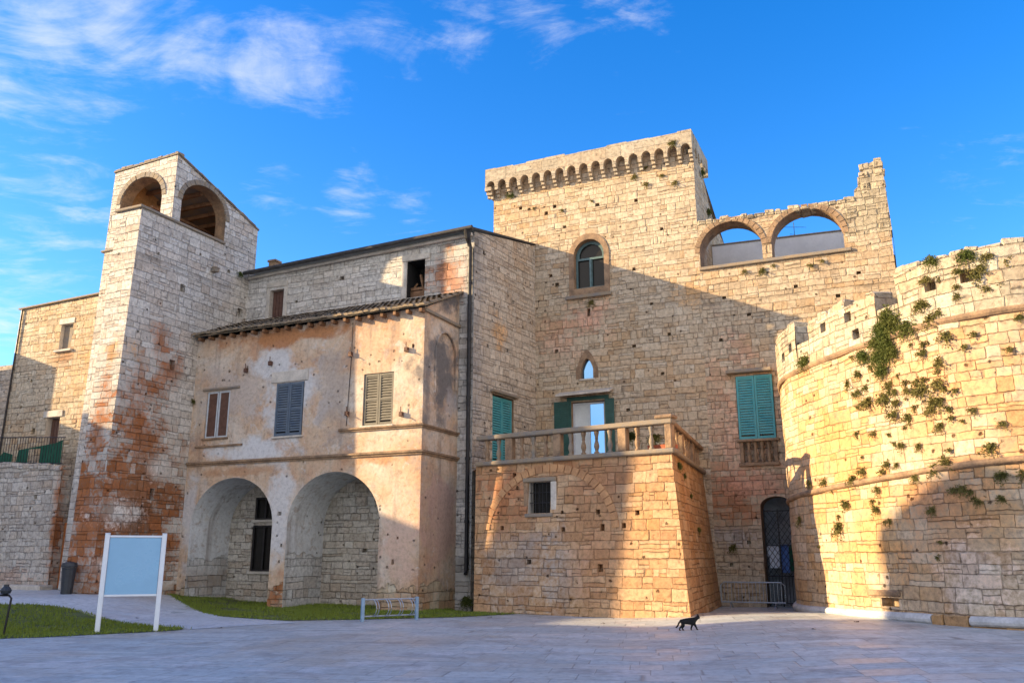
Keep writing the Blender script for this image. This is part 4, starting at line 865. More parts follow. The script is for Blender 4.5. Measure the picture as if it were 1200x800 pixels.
m = MB(); m.add([C(-18.65, -.6, 11.22), C(-12.5, -.6, 11.35), C(-12.5, -.2, 11.36), C(-18.65, -.2, 11.23), C(-18.65, -.6, 11.28), C(-12.5, -.6, 11.41), C(-12.5, -.2, 11.42), C(-18.65, -.2, 11.29)], [(0, 1, 5, 4), (4, 5, 6, 7), (0, 1, 2, 3), (0, 3, 7, 4), (2, 3, 7, 6)]); m.build('coping', 'trim_grey', lhs)
slab(lhs, 'window_shutter', O, U, NF, -16.09, -15.43, -.2, -.15, 9.31, 10.31, 'trim_grey', .01)
slab(lhs, 'window_sill', O, U, NF, -16.25, -15.3, -.02, .1, 9.21, 9.297, 'trim_pale'); slab(lhs, 'window_lintel', O, U, NF, -16.2, -15.35, 0, .03, 10.325, 10.55, 'trim_pale')
slab(lhs, 'door_lintel', O, U, NF, -16.4, -15.35, 0, .05, 6.67, 6.92, 'trim_pale')
m = MB(); m.box(O, U, NF, -16.19, -15.51, -.28, -.22, 4.4, 6.65)
for i in range(4): m.box(O, U, NF, -16.17 + i * .165, -16.03 + i * .165, -.22, -.2, 4.5, 6.55)
m.build('terrace_door', 'brown', lhs)
m = MB(); m.tube([C(-18.45, -.56, 11.2), C(-18.6, -.56, 5.)], .035, 6); m.build('downpipe', 'iron', lhs)
rt = thing('retaining_wall', C(-16, -1.6), 'low rough stone wall holding a railed terrace at the far left', 'wall')
m = MB(); m.sheet(onw(-1.6), U, NF, [(-26, -.5), (-13.6, -.5), (-13.62, 4.58), (-14.2, 4.66), (-16, 4.8), (-26, 5.2)], holes_sq([(-14.8, 3.6, .16, 1), (-15.0, 3.2, .1, 1), (-16.3, 2.5, .12, .6), (-15.9, 2.9, .1, 1)]))
m.sheet(C(-13.6, 0), W, U, [(-1.6, -.5), (-.5, -.5), (-.5, 4.5), (-1.6, 4.58)])
m.poly([C(-26, -1.6, 4.55), C(-13.6, -1.6, 4.45), C(-13.6, -.5, 4.45), C(-26, -.5, 4.55)]); m.build('wall', 'retain', rt)
m = MB(); a = -20.
while a < -13.7:
    L = random.uniform(.3, .55); zc = 4.56 + (-13.6 - a) * .07 if a > -16 else 4.76 + (-16 - a) * .04
    m.block(onw(-1.6), U, NF, a, min(a + L, -13.6), -.35, .05, zc - .1, zc + .1, j=.025, c=.025); a += L + .012
m.build('coping', 'retain', rt)
slab(rt, 'foot_step', onw(-1.6), U, NF, -15.2, -13.3, 0, .55, .1, .62, 'trim_pale', .04)
slab(rt, 'side_door', onw(-1.6), U, NF, -13.59, -13.12, -.4, -.34, .5, 2.7, 'orangewood', .01)
m = MB(); zr = lambda a: 4.68 + (-13.7 - a) * .055
for i in range(46):
    a = -20.3 + i * .144; m.tube([C(a, -1.52, zr(a)), C(a, -1.52, zr(a) + .98)], .010, 5)
for dz in (.06, .98): m.tube([C(-20.4, -1.52, zr(-20.4) + dz), C(-13.75, -1.52, zr(-13.75) + dz)], .018, 6)
rl = m.build('railing', 'iron', origin=C(-16, -1.52, 4.7)); tag(rl, 'thin dark iron railing along the top of the far left terrace wall', 'railing')
m = MB(); m.sheet(C(0, -1.42), U, NF, [(-17.6, 4.7), (-16.6, 4.7), (-16.6, 5.2), (-17.1, 5.32), (-17.6, 4.95)], thick=.01); m.sheet(C(0, -1.42), U, NF, [(-16.4, 4.7), (-14.0, 4.66), (-14.0, 5.6), (-14.4, 5.5), (-16.3, 5.35)], [(rect(-15.75, -15.1, 4.75, 5.35), .0, 0, None)], thick=.01)
tag(m.build('green_netting', 'cloth_g', origin=C(-15.6, -1.4, 4.7)), 'dark green netting tied behind the iron railing at the terrace door', 'netting')
od = thing('old_wall', C(-22, 2), 'dark weathered house wall glimpsed at the left edge of the picture', 'house')
m = MB(); m.sheet(onw(1.5), U, NF, [(-30, -.5), (-19.0, -.5), (-19.0, 9.6), (-30, 9.75)], [(rect(-21.6, -20.9, 7.2, 8.4), .2, 0, None)]); m.poly([C(-30, 1.5, 9.75), C(-19, 1.5, 9.6), C(-19, 7, 9.6), C(-30, 7, 9.75)]); m.sheet(C(-19, 0), W, U, [(1.5, -.5), (7, -.5), (7, 9.6), (1.5, 9.6)]); m.build('wall', 'gable', od)
window_back(od, onw(1.5), U, NF, -21.6, -20.9, 7.2, 8.4, .2, 'void', 'window')

# ------------------------------------------------------------------ terrace block with balustrade
ter = thing('terrace_block', C(4.5, 1), 'battered stone terrace block with a balustraded balcony in front of the keep', 'terrace')
A, B, K = C(1.45, 1.1), C(7.7, 0), C(7.12, 6.5)
TF = (B - A).normalized(); NFR = Vector((TF.y, -TF.x, 0)); LF = (B - A).length
TS = (K - B).normalized(); NS = Vector((TS.y, -TS.x, 0)); LS = (K - B).length
ZT = 4.24; lean = .42 / 4.7
_det = NFR.x * NS.y - NFR.y * NS.x; OFF = Vector((NS.y - NFR.y, NFR.x - NS.x, 0)) / _det      # corner offset per unit of batter
CF, CS = OFF.dot(TF) * lean * (ZT + .5), OFF.dot(TS) * lean * (ZT + .5)
m = MB()
bh = holes_sq([(.95, 2.37, .13, 1), (1.95, 1.41, .17, .8), (3.05, 2.3, .13, 1), (4.15, 2.75, .14, 1), (4.25, 1.26, .18, 1.2), (4.3, 2.33, .15, 1.3), (4.95, 2.37, .14, 1), (3.0, 2.77, .1, 1), (5.35, 2.7, .14, 1), (1.3, 3.9, .14, 1)])
m.sheet(A, TF, NFR, [(.12, -.5), (LF + CF, -.5), (LF, ZT), (-.16, ZT)], [(rect(1.84, 2.60, 2.77, 3.66), .32, 1, None)] + bh, lean=lean, ztop=ZT)
m.sheet(B, TS, NS, [(CS, -.5), (LS, -.5), (LS, ZT), (0, ZT)], holes_sq([(1.2, 2.9, .12, 1), (2.6, 2.0, .14, 1), (3.6, 3.2, .12, 1)]), lean=lean, ztop=ZT)
m.poly([A + Z * ZT, B + Z * ZT, K + Z * ZT, C(1.05, 6.5, ZT), C(.55, 2.35, ZT)])
m.build('wall', ['terrace', 'trim_pale'], ter)
# flush relieving arch ring
def TP(a, z, n=0.): return A + TF * a + Z * z + NFR * (lean * (ZT - z) + n)
m = MB(); nseg = 26; ca, cz, ra_, rz_ = 2.55, 2.2, 2.05, 1.74
for i in range(nseg):
    t0, t1 = math.pi * (.02 + .96 * i / nseg) + .008, math.pi * (.02 + .96 * (i + 1) / nseg) - .008; e = .22
    q = [(ca + ra_ * math.cos(t0), cz + rz_ * math.sin(t0)), (ca + (ra_ + e) * math.cos(t0), cz + (rz_ + e) * math.sin(t0)), (ca + (ra_ + e) * math.cos(t1), cz + (rz_ + e) * math.sin(t1)), (ca + ra_ * math.cos(t1), cz + rz_ * math.sin(t1))]
    pr = random.uniform(.015, .035); m.add([TP(x, z, pr) for x, z in q] + [TP(x, z, -.03) for x, z in q], [(0, 1, 2, 3), (0, 1, 5, 4), (1, 2, 6, 5), (2, 3, 7, 6), (3, 0, 4, 7)])
m.build('relieving_arch', 'arch_orange', ter)
OW = A + NFR * (lean * (ZT - 3.2))
slab(ter, 'window_lintel', OW, TF, NFR, 1.66, 2.80, -.02, .05, 3.665, 3.79, 'trim_grey', .02); slab(ter, 'window_sill', OW, TF, NFR, 1.74, 2.70, -.02, .09, 2.66, 2.762, 'trim_grey', .02)
slab(ter, 'window_jamb', OW, TF, NFR, 2.61, 2.80, -.02, .03, 2.765, 3.66, 'trim_pale', .015); slab(ter, 'window_jamb', OW, TF, NFR, 1.68, 1.83, -.02, .02, 2.765, 3.66, 'trim', .015)
slab(ter, 'window_pane', OW, TF, NFR, 1.84, 2.60, -.30, -.26, 2.77, 3.66, 'glass_dark', 0)
bars(ter, OW, TF, NFR, 1.84, 2.60, 2.775, 3.655, 6, -.08)
slab(ter, 'cornice', A + Z * 0, TF, NFR, -.12, LF + .12, -.25, .12, ZT, ZT + .13, 'trim_grey', .03)
slab(ter, 'cornice', B, TS, NS, .0, LS, -.25, .119, ZT + .001, ZT + .131, 'trim_grey', .03)
ZB = ZT + .133
slab(ter, 'handrail', A, TF, NFR, -.12, LF + .07, -.23, .07, ZB + .66, ZB + .80, 'trim_grey', .025)
slab(ter, 'handrail', B, TS, NS, .07, LS, -.23, .069, ZB + .661, ZB + .799, 'trim', .025)
slab(ter, 'corner_cap', B, TF, NFR, -.42, .10, -.30, .10, ZB + .803, ZB + .91, 'trim', .03)
i = 0
for k_ in range(15):
    a = .22 + k_ * .425
    if k_ in (2, 6, 11): slab(ter, 'balustrade_pier', A, TF, NFR, a - .13, a + .13, -.19, .03, ZB, ZB + .658, 'trim', .02)
    elif a < LF - .25:
        mm = MB(); mm.lathe(A + TF * a - NFR * .08 + Z * ZB, BAL, 10); mm.build('baluster', ('trim', 'trim_grey', 'trim')[k_ % 3], ter, smooth=True)
slab(ter, 'balustrade_pier', B, TF, NFR, -.16, .04, -.2, .04, ZB, ZB + .658, 'trim', .02)
for k_ in range(11):
    a = .5 + k_ * .55
    if k_ % 4 == 3: slab(ter, 'balustrade_pier', B, TS, NS, a - .13, a + .13, -.19, .03, ZB, ZB + .658, 'trim', .02)
    else:
        mm = MB(); mm.lathe(B + TS * a - NS * .08 + Z * ZB, BAL, 10); mm.build('baluster', 'trim', ter, smooth=True)
# flower box on the terrace
pb = thing('planter_box', A + TF * 5.85 - NFR * .55 + Z * (ZT + .003), 'terracotta planter box behind the balcony balusters near its sunlit corner', 'planter')
m = MB(); Q = A + TF * 5.85 - NFR * .55 + Z * ZT
for n0, n1, a0, a1 in ((-.16, -.13, -.38, .38), (.13, .16, -.38, .38), (-.13, .13, -.38, -.35), (-.13, .13, .35, .38)): m.box(Q, TF, NFR, a0, a1, n0, n1, .003, .30)
m.box(Q, TF, NFR, -.345, .345, -.125, .125, .01, .05); m.build('box', 'terracotta', pb); slab(pb, 'soil', Q, TF, NFR, -.345, .345, -.125, .125, .055, .26, 'soil', 0)

# ------------------------------------------------------------------ round bastion
BK = .87; BZ = .208                           # the bastion's own unit and the level of the ground it stands on
CP = [(11.2, 33.0), (10.0, 29.8), (8.80, 27.2), (7.87, 24.36), (8.091, 21.75), (8.7, 19.401), (9.353, 17.835), (10.527, 16.748), (12.18, 16.095), (14.79, 16.008), (17.835, 17.4), (20.01, 20.88), (20.445, 25.23), (18.27, 29.58)]
def cr(p0, p1, p2, p3, t): return .5 * ((2 * p1) + (-p0 + p2) * t + (2 * p0 - 5 * p1 + 4 * p2 - p3) * t * t + (-p0 + 3 * p1 - 3 * p2 + p3) * t ** 3)
PP = [Vector((*p, 0)) for p in CP]; curve = []
S00 = 0.
for i in range(1, len(PP) - 2):
    for k_ in range(40): curve.append(cr(PP[i - 1], PP[i], PP[i + 1], PP[i + 2], k_ / 40))
SL = [0.]
for i in range(1, len(curve)): SL.append(SL[-1] + (curve[i] - curve[i - 1]).length)
S00 = SL[40]; STOT = (SL[-1] - S00) / BK
import bisect
def BP(s_, z, n=0.):
    s_ = max(0, min(SL[-1] - 1e-4, s_ * BK + S00)); z = BZ + BK * z; i = bisect.bisect_right(SL, s_) - 1; i = min(i, len(curve) - 2)
    t = (s_ - SL[i]) / (SL[i + 1] - SL[i]); p = curve[i].lerp(curve[i + 1], t)
    i0, i1 = max(0, i - 4), min(len(curve) - 1, i + 5); d = (curve[i1] - curve[i0]).normalized(); nn = Vector((d.y, -d.x, 0))
    if nn.dot(Vector((13.9, 23.5, 0)) - p) > 0: nn = -nn
    return p + nn * n + Z * z
def bn(s_): return (BP(s_, 0, 1) - BP(s_, 0, 0)).normalized()
bas = thing('round_bastion', (14, 23, 0), 'great round stone bastion at the right with weeds growing from its wall', 'bastion')
def bgrid(name, s0, s1, z0, z1, ds, dz, off, mat, holes=(), thick=0., seed=0, zt=None, rough=0.):
    ns, nz = max(1, round((s1 - s0) / ds)), max(1, round((z1 - z0) / dz)); m = MB()
    ss = [s0 + (s1 - s0) * i / ns for i in range(ns + 1)]; zs = [z0 + (z1 - z0) * j / nz for j in range(nz + 1)]
    def hole(i, j):
        for (hs, hz, wd, ht) in holes:
            if abs((ss[i] + ss[i + 1]) / 2 - hs) < wd / 2 and abs((zs[j] + zs[j + 1]) / 2 - hz) < ht / 2: return True
        return False
    def V(i, j, d=0.):
        r_ = rough * noise.noise((ss[i] * 1.3, zs[j] * 1.3, seed)) if rough else 0
        return BP(ss[i], zs[j], off + r_ - d)
    for i in range(ns):
        for j in range(nz):
            a = [(i, j), (i + 1, j), (i + 1, j + 1), (i, j + 1)]; uv = [(ss[x], zs[y]) for x, y in a]
            if hole(i, j):
                dpt = .28; F_ = [V(x, y) for x, y in a]; Bk = [V(x, y, dpt) for x, y in a]
                m.add(F_ + Bk, [(4, 5, 6, 7)]); m.uv[len(m.f) - 1] = uv
                for q, (di, dj) in enumerate(((0, -1), (1, 0), (0, 1), (-1, 0))):
                    ii, jj = i + di, j + dj
                    if not (0 <= ii < ns and 0 <= jj < nz and hole(ii, jj)):
                        m.add([F_[q], F_[(q + 1) % 4], Bk[(q + 1) % 4], Bk[q]], [(0, 1, 2, 3)])
            else:
                m.add([V(x, y) for x, y in a], [(0, 1, 2, 3)]); m.uv[len(m.f) - 1] = uv
    return m
m = bgrid('wall', -2.6, STOT, -.8, 7.2, .22, .22, 0, 'bastion', [(8.55, .44, .5, .3)], rough=.05)
m.build('wall', 'bastion', bas)
hl = [(7.93, 8.27, .36, .3), (6.82, 8.2, .3, .3), (8.25, 7.62, .3, .3), (11.0, 8.2, .26, .26), (11.89, 8.2, .3, .3), (3.9, 8.0, .3, .3), (4.6, 8.1, .25, .25)]
def merlon(s0, s1, zt, seed):
    m = bgrid('parapet', s0, s1, 7.2, zt, .15, .15, .03, 'bastion_top', hl, rough=.05, seed=seed)
    ni = int((s1 - s0) / .5); S0 = [s0 + (s1 - s0) * i / ni for i in range(ni + 1)]
    for i in range(ni):
        a, b = S0[i], S0[i + 1]
        m.add([BP(a, zt, .03), BP(b, zt, .03), BP(b, zt, -.7), BP(a, zt, -.7)], [(0, 1, 2, 3)])
        m.add([BP(a, 7.2, -.7), BP(b, 7.2, -.7), BP(b, zt, -.7), BP(a, zt, -.7)], [(0, 1, 2, 3)])
    for e in (s0, s1): m.add([BP(e, 7.2, .03), BP(e, zt, .03), BP(e, zt, -.7), BP(e, 7.2, -.7)], [(0, 1, 2, 3)])
    a = s0; rnd = random.Random(seed)
    while a < s1 - .12:                        # uneven top course
        L = rnd.uniform(.28, .6); b = min(a + L, s1)
        p, q = BP(a, 0, 0), BP(b, 0, 0); T_ = (q - p).normalized(); N_ = bn((a + b) / 2)
        m.block(p, T_, N_, .005, (q - p).length - .005, -.55, .035, BK * zt - .06, BK * zt + rnd.choice((rnd.uniform(.02, .1), rnd.uniform(.06, .16), rnd.uniform(.12, .24))), j=.045, c=.045); a = b
    return m
for (s0, s1, zt, sd) in ((-2.6, 5.1, 8.68, 1), (5.86, 9.14, 8.5, 2), (9.95, 20.0, 8.82, 3), (20.8, STOT, 8.75, 4)):
    merlon(s0, s1, zt, sd).build('parapet', 'bastion_top', bas)
m = bgrid('', 4.9, 10.2, 7.2, 8.06, .15, .15, .0, 'bastion_top', [(8.25, 7.62, .3, .3)], rough=.04, seed=9)
for i in range(20):
    a, b = 4.95 + i * .26, 5.21 + i * .26; m.add([BP(a, 8.06, 0), BP(b, 8.06, 0), BP(b, 8.06, -.66), BP(a, 8.06, -.66)], [(0, 1, 2, 3)])
m.build('crenel_sill', 'bastion_top', bas)
m = MB(); m.poly([BP(-2.6 + i * (STOT + 2.6) / 60, 7.35, -.5) for i in range(61)]); m.build('terrace_floor', 'bastion_top', bas)
def band(name, zf, prof, s0, s1, mat, step=.3):
    m = MB(); n = int((s1 - s0) / step); k_ = len(prof)
    for i in range(n + 1):
        s_ = s0 + (s1 - s0) * i / n; z = zf(s_) + .012 * noise.noise((s_ * .9, 1, zf(0)))
        m.v += [BP(s_, z + b, a) for a, b in prof]
    for i in range(n):
        for j in range(k_): m.f.append([i * k_ + j, i * k_ + (j + 1) % k_, (i + 1) * k_ + (j + 1) % k_, (i + 1) * k_ + j]); m.mi.append(0)
    m.f += [list(range(k_)), [n * k_ + j for j in range(k_)]]; m.mi += [0, 0]
    return m.build(name, mat, bas)
rp = lambda r_: [(-.05, -r_)] + [(r_ * math.cos(t), r_ * math.sin(t)) for t in [(-90 + 30 * q) * math.pi / 180 for q in range(7)]] + [(-.05, r_)]
band('cordon', lambda s_: 7.25, [(-.05, -.10), (.04, -.08), (.075, -.02), (.08, .03), (.05, .07), (.03, .08)], -2.6, STOT, 'trim')
band('cordon', lambda s_: 3.32 + .41 * min(1, max(0, (s_ - 2) / 10.5)), rp(.085), -2.6, STOT, 'trim')
zp = lambda s_: -.02 + .16 * min(1, max(0, (s_ - 3) / 9))
band('plinth', zp, rp(.12), -1, 9.95, 'plinth'); band('plinth', zp, rp(.12), 11.0, STOT, 'plinth')
for a, b in ((9.98, 10.3), (10.32, 10.97)):
    m = MB(); p, q = BP(a, 0, 0), BP(b, 0, 0); m.block(p, (q - p).normalized(), bn(a), 0, (q - p).length, -.1, .1, -.1, BK * zp(a) + .1, j=.02, c=.02); m.build('plinth_stone', 'plinth_low', bas)
m = MB(); a = 5.
while a < STOT - 1:
    b = a + random.uniform(.5, 1.); p, q = BP(a, 0, 0), BP(b, 0, 0); m.block(p, (q - p).normalized(), bn((a + b) / 2), .006, (q - p).length - .006, -.15, .085 + random.uniform(0, .03), -.4, BK * zp(a) - .1, j=.012, c=.015); a = b
m.build('foundation_course', 'plinth_low', bas)
m = MB(); p, q = BP(7.72, 0, 0), BP(8.92, 0, 0); m.block(p, (q - p).normalized(), bn(8.3), 0, (q - p).length, -.1, .07, .49, .64, j=.02, c=.03); m.build('slot_lintel', 'trim', bas)

# ------------------------------------------------------------------ worn quoins at the main corners
def quoins(parent, mat, PF, T1, T2, N1, N2, z0, z1, seed, hh=.27):
    """alternating long and short corner stones, a little proud and uneven; T1, T2 run along the two faces, N1, N2 point out of them"""
    rnd = random.Random(seed); m = MB(); z = z0; k_ = 0
    while z < z1 - .1:
        h = hh * rnd.uniform(.8, 1.2); p = PF(z + h / 2); l1, l2 = (rnd.uniform(.45, .62), rnd.uniform(.22, .32)) if k_ % 2 else (rnd.uniform(.22, .32), rnd.uniform(.45, .62))
        e1, e2 = rnd.uniform(.004, .022), rnd.uniform(.004, .022)
        if rnd.random() > .12:
            base = [p + N1 * e1 + N2 * e2, p + N1 * e1 + T1 * l1, p + T1 * l1 - N1 * .1, p - N1 * .1 - N2 * .1, p + T2 * l2 - N2 * .1, p + N2 * e2 + T2 * l2]
            c_ = rnd.uniform(.015, .05); b0_ = p + N1 * e1 + N2 * e2; base = [b0_ + T2 * c_, b0_ + T1 * c_] + base[1:]
            n = len(base); j_ = [Vector((rnd.uniform(-.008, .008), rnd.uniform(-.008, .008), 0)) for _ in base]
            m.add([q + j - Z * (h / 2 - .006) + Z * rnd.uniform(0, .01) for q, j in zip(base, j_)] + [q + j + Z * (h / 2 - .006) - Z * rnd.uniform(0, .012) for q, j in zip(base, j_)],
                  [(i, (i + 1) % n, n + (i + 1) % n, n + i) for i in range(n)] + [tuple(range(n)), tuple(range(n, 2 * n))])
        z += h; k_ += 1
    return m.build('quoins', mat, parent)
quoins(tw, 'tower', lambda z: C(UR, -3.1 - (.36 / 13.5) * (13.06 - z)), -U, W, -W, U, .2, 13.0, 1)
quoins(tw, 'tower', lambda z: C(UR, -1.8), -U, W, -W, U, 13.2, 15.4, 2, .24)
quoins(keep, 'keep', lambda z: C(7.4, 6.5), -U, W, -W, U, 13.3, 15.5, 3, .24)
quoins(ter, 'terrace', lambda z: B + OFF * (lean * (ZT - z)), -TF, TS, NFR, NS, .1, ZT - .05, 4, .3)
quoins(loft, 'loft', lambda z: C(.55, 2.3), -U * .55, GT, -W, GN, .3, 12.3, 5, .27)
# ------------------------------------------------------------------ plants growing from the walls
def tuft_mesh(name, n, size, mat, droop, seed):
    """a plant rooted in a joint: stems that fan out and hang, clothed in many small leaves"""
    rnd = random.Random(seed); m = MB(); ns = max(3, n // 6); lobes = [Vector((rnd.gauss(0, size * .13), 0, rnd.gauss(-size * .1, size * .15))) for _ in range(max(1, n // 38))]
    for i in range(n):
        o = lobes[i % len(lobes)] + Vector((rnd.gauss(0, size * .10), 0, rnd.gauss(0, size * .08)))
        a = rnd.uniform(-1.5, 1.5); el = rnd.gauss(-.1, .6); L = size * rnd.uniform(.25, .75)
        d = Vector((math.sin(a) * math.cos(el), -abs(math.cos(a) * math.cos(el)) * .6 - .12, math.sin(el)))
        pts = [o + d * L * t - Z * droop * L * t * t * .8 for t in (0, .35, .7, 1)]
        sd = Vector((-d.z, 0, d.x)); sd = (sd.normalized() if sd.length > 1e-3 else Vector((1, 0, 0))) * .004
        for p, q in zip(pts, pts[1:]): m.add([p - sd, p + sd, q + sd * .6, q - sd * .6], [(0, 1, 2, 3)])
        for q in range(9):
            t = rnd.uniform(.15, 1.05); c_ = o + d * L * t - Z * droop * L * t * t * .8 + Vector((rnd.gauss(0, .015), rnd.gauss(0, .012), rnd.gauss(0, .015)))
            l1 = Vector((rnd.uniform(-1, 1), rnd.uniform(-.8, .3), rnd.uniform(-1, .7))).normalized() * rnd.uniform(.025, .055)
            l2 = l1.cross(Vector((rnd.uniform(-1, 1), rnd.uniform(-1, 1), rnd.uniform(-1, 1)))).normalized() * rnd.uniform(.010, .02)
            m.add([c_, c_ + l1 * .45 + l2, c_ + l1, c_ + l1 * .45 - l2], [(0, 1, 2, 3)])
    return m.build(name, mat)
protos = {'s': [tuft_mesh('wall_weed', 9, .15, 'weed', .6, s_) for s_ in (1, 2, 3)], 'm': [tuft_mesh('wall_weed', 34, .30, 'weed', .6, s_) for s_ in (4, 5, 6, 14)], 'l': [tuft_mesh('caper_bush', 110, .46, 'ivy', .7, s_) for s_ in (7, 8, 9)]}
used = set()
def plant(kind, pos, nrm, label, cat, group=None, scale=1.):
    p = random.choice(protos[kind])
    if p.name in used: o = p.copy(); COL.objects.link(o)
    else: o = p; used.add(p.name)
    o.location = pos - nrm * .02; o.rotation_euler = (random.uniform(-.15, .15), random.uniform(-.5, .5), math.atan2(nrm.y, nrm.x) + math.pi / 2); o.scale = (scale * random.uniform(.85, 1.2),) * 3
    tag(o, label, cat, group); return o
ivy = [(9.46, 7.84), (9.19, 7.5), (9.68, 7.63), (9.43, 7.13), (9.05, 6.87), (9.51, 6.77), (8.52, 6.99), (9.3, 7.3), (9.12, 6.46), (9.46, 7.56), (8.96, 7.12), (9.25, 6.8)]
for s_, z in ivy: plant('l', BP(s_, z, .05), bn(s_), 'leafy bush in the dense green patch hanging across the upper moulding of the round bastion', 'wall plant', 'bushes of the green patch on the bastion', .92)
for s_, z, lb in ((11.07, 8.82, 'bushy yellow-green plant left of another on top of the bastion parapet'), (11.91, 8.70, 'bushy plant at the bastion parapet top, above the square hole'), (10.18, 7.36, 'spreading plant sitting on the upper moulding right of the dense green patch'), (5.5, 7.47, 'hanging plant near the left end of the bastion parapet, by the first gap')):
    plant('l', BP(s_, z, .04), bn(s_), lb, 'wall plant', None, .85)
med = [(10.61, 6.62), (10.88, 6.33), (10.79, 7.49), (11.1, 7.57), (10.58, 7.92), (10.8, 7.81), (11.71, 8.43), (12.38, 8.64), (12.26, 8.47), (12.21, 8.28), (11.64, 8.04), (12.29, 7.85), (11.61, 7.84), (10.96, 8.52), (11.17, 6.9), (12.89, 7.11), (10.42, 5.78), (10.78, 5.69), (7.59, 6.41), (8.17, 6.52), (8.44, 6.15), (7.89, 6.0), (8.29, 5.74), (9.4, 6.09), (9.84, 5.71), (9.44, 5.78), (9.01, 5.74), (9.48, 5.48), (10.79, 5.32), (10.58, 5.24), (8.02, 5.98), (8.45, 5.81), (9.24, 6.0), (9.46, 5.26), (9.81, 5.07), (8.59, 4.86), (9.21, 5.77), (10.4, 5.84), (10.71, 5.33), (10.78, 4.79), (9.52, 4.37), (10.06, 4.35), (8.95, 4.02), (9.26, 3.94), (8.01, 3.92), (6.07, 3.8), (7.52, 3.78), (5.08, 3.73), (10.85, 3.83), (10.43, 3.78), (11.7, 5.01), (12.19, 4.58), (11.91, 4.19), (8.43, 3.32), (7.07, 3.03), (11.22, 3.21), (12.01, 2.88), (12.04, 3.4), (12.55, 3.41), (10.33, 2.76), (8.78, 2.48), (8.35, 2.81), (6.63, 2.55), (4.21, 2.76), (11.5, 2.82), (9.81, 3.49)]
rnd = random.Random(11)
for s_, z in med: plant('m', BP(s_, z, .03), bn(s_), 'small tuft of weeds rooted in a joint of the round bastion wall', 'weed', 'weed tufts on the bastion', rnd.uniform(.55, 1.1))
for _ in range(60):
    s_ = rnd.choice(med); q = (max(3.5, min(13.5, s_[0] + rnd.gauss(0, .9))), max(1.5, min(8.4, s_[1] + rnd.gauss(0, .8))))
    plant('s', BP(q[0], q[1], .03), bn(q[0]), 'tiny weed sprig in a joint of the round bastion wall', 'weed', 'weed sprigs on the bastion', rnd.uniform(.6, 1.2))
for u, z, kd, sc_, lb in ((.05, 15.7, 'l', .75, 'round green bush under the left corbels of the keep'), (5.13, 15.55, 'm', .9, 'plant growing under the middle corbels of the keep'), (5.55, 15.1, 'm', .8, 'green tuft below the corbels, left of three on the keep'), (6.2, 15.3, 'm', .6, 'green tuft below the corbels, topmost of three on the keep'), (6.65, 15.0, 'm', .7, 'green tuft below the corbels, right of three on the keep'), (3.25, 10.72, 'm', .8, 'dark green tuft just under the sill of the tall keep window'), (5.6, 15.75, 'm', .6, 'weed between two right-hand corbels of the keep'),
                          (1.0, 14.9, 's', .9, 'dry sprig on the upper left of the keep wall'), (2.2, 14.6, 's', 1., 'dry sprig on the keep wall below the left corbels'), (3.4, 14.8, 's', .9, 'dry sprig on the keep wall above the arched window')):
    plant(kd, C(u, 6.48, z), -W, lb, 'wall plant', None, sc_)
plant('m', C(6.8, 6.15, 16.45), -W, 'green tuft on the parapet face above the right end corbels of the keep', 'wall plant', None, .9)
for u, z, kd, sc_, lb in ((8.9, 11.15, 'm', .7, 'weed under the sill of the left open arch'), (9.5, 11.2, 'm', .8, 'weed under the pier between the two open arches'), (9.9, 11.25, 'm', .5, 'small weed under the left end of the right open arch'), (11.2, 11.1, 'm', .7, 'weed under the middle of the right open arch'), (11.5, 11.15, 's', 1., 'sprig under the right open arch'), (7.95, 1.95, 'm', .9, 'dark weed on the grey stones left of the gated doorway'), (10.05, 5.8, 'l', .7, 'trailing plant in the corner between teal shutters and bastion')):
    plant(kd, C(u, 6.46, z), -W, lb, 'wall plant', None, sc_)
for a, z, sc_, lb in ((.9, 4.0, .9, 'green clump nearest the corner on the side wall of the terrace block'), (1.8, 3.8, .8, 'green clump under the side cornice of the terrace block'), (2.6, 3.3, .7, 'green clump midway along the terrace side wall'), (3.2, 2.3, .9, 'low green clump on the side wall of the terrace block')):
    plant('l', B + TS * a + NS * (lean * (ZT - z) + .03) + Z * z, NS, lb, 'wall plant', None, sc_ * .55)
for a, lb in ((4.9, 'leafy plant showing over the balcony rail left of the planter'), (5.6, 'leafy plant spilling above the balcony rail at its right end'), (6.05, 'leafy plant growing in the terracotta planter')):
    o = plant('l', A + TF * a - NFR * .55 + Z * (ZT + (.55 if a < 6 else .32)), -NFR * .3 + NFR, lb, 'plant', None, .8 if a < 6 else .6)
plant('l', C(7.48, 7.6, 15.7), U, 'dry twiggy plant on the right side of the keep parapet, against the sky', 'wall plant', None, .8); plant('l', C(7.42, 8.6, 14.4), U, 'dark hanging plant on the right side wall of the keep', 'wall plant', None, .9)
plant('m', C(UR, .35, 11.95) + U * .05, U, 'dry tuft on the broken bracket of the corner tower', 'wall plant', None, .6)
plant('l', C(-9.3, 1.7, 12.15), U, 'dark plant at the corner where the tower meets the loft roof', 'wall plant', None, .5)
plant('m', C(-9.35, -.05, 6.9), -W, 'small dark plant where the loggia meets the tower', 'wall plant', None, .8)
plant('l', C(.45, 2.2, .15), -W, 'weeds at the foot of the downpipe', 'weed', None, .8)

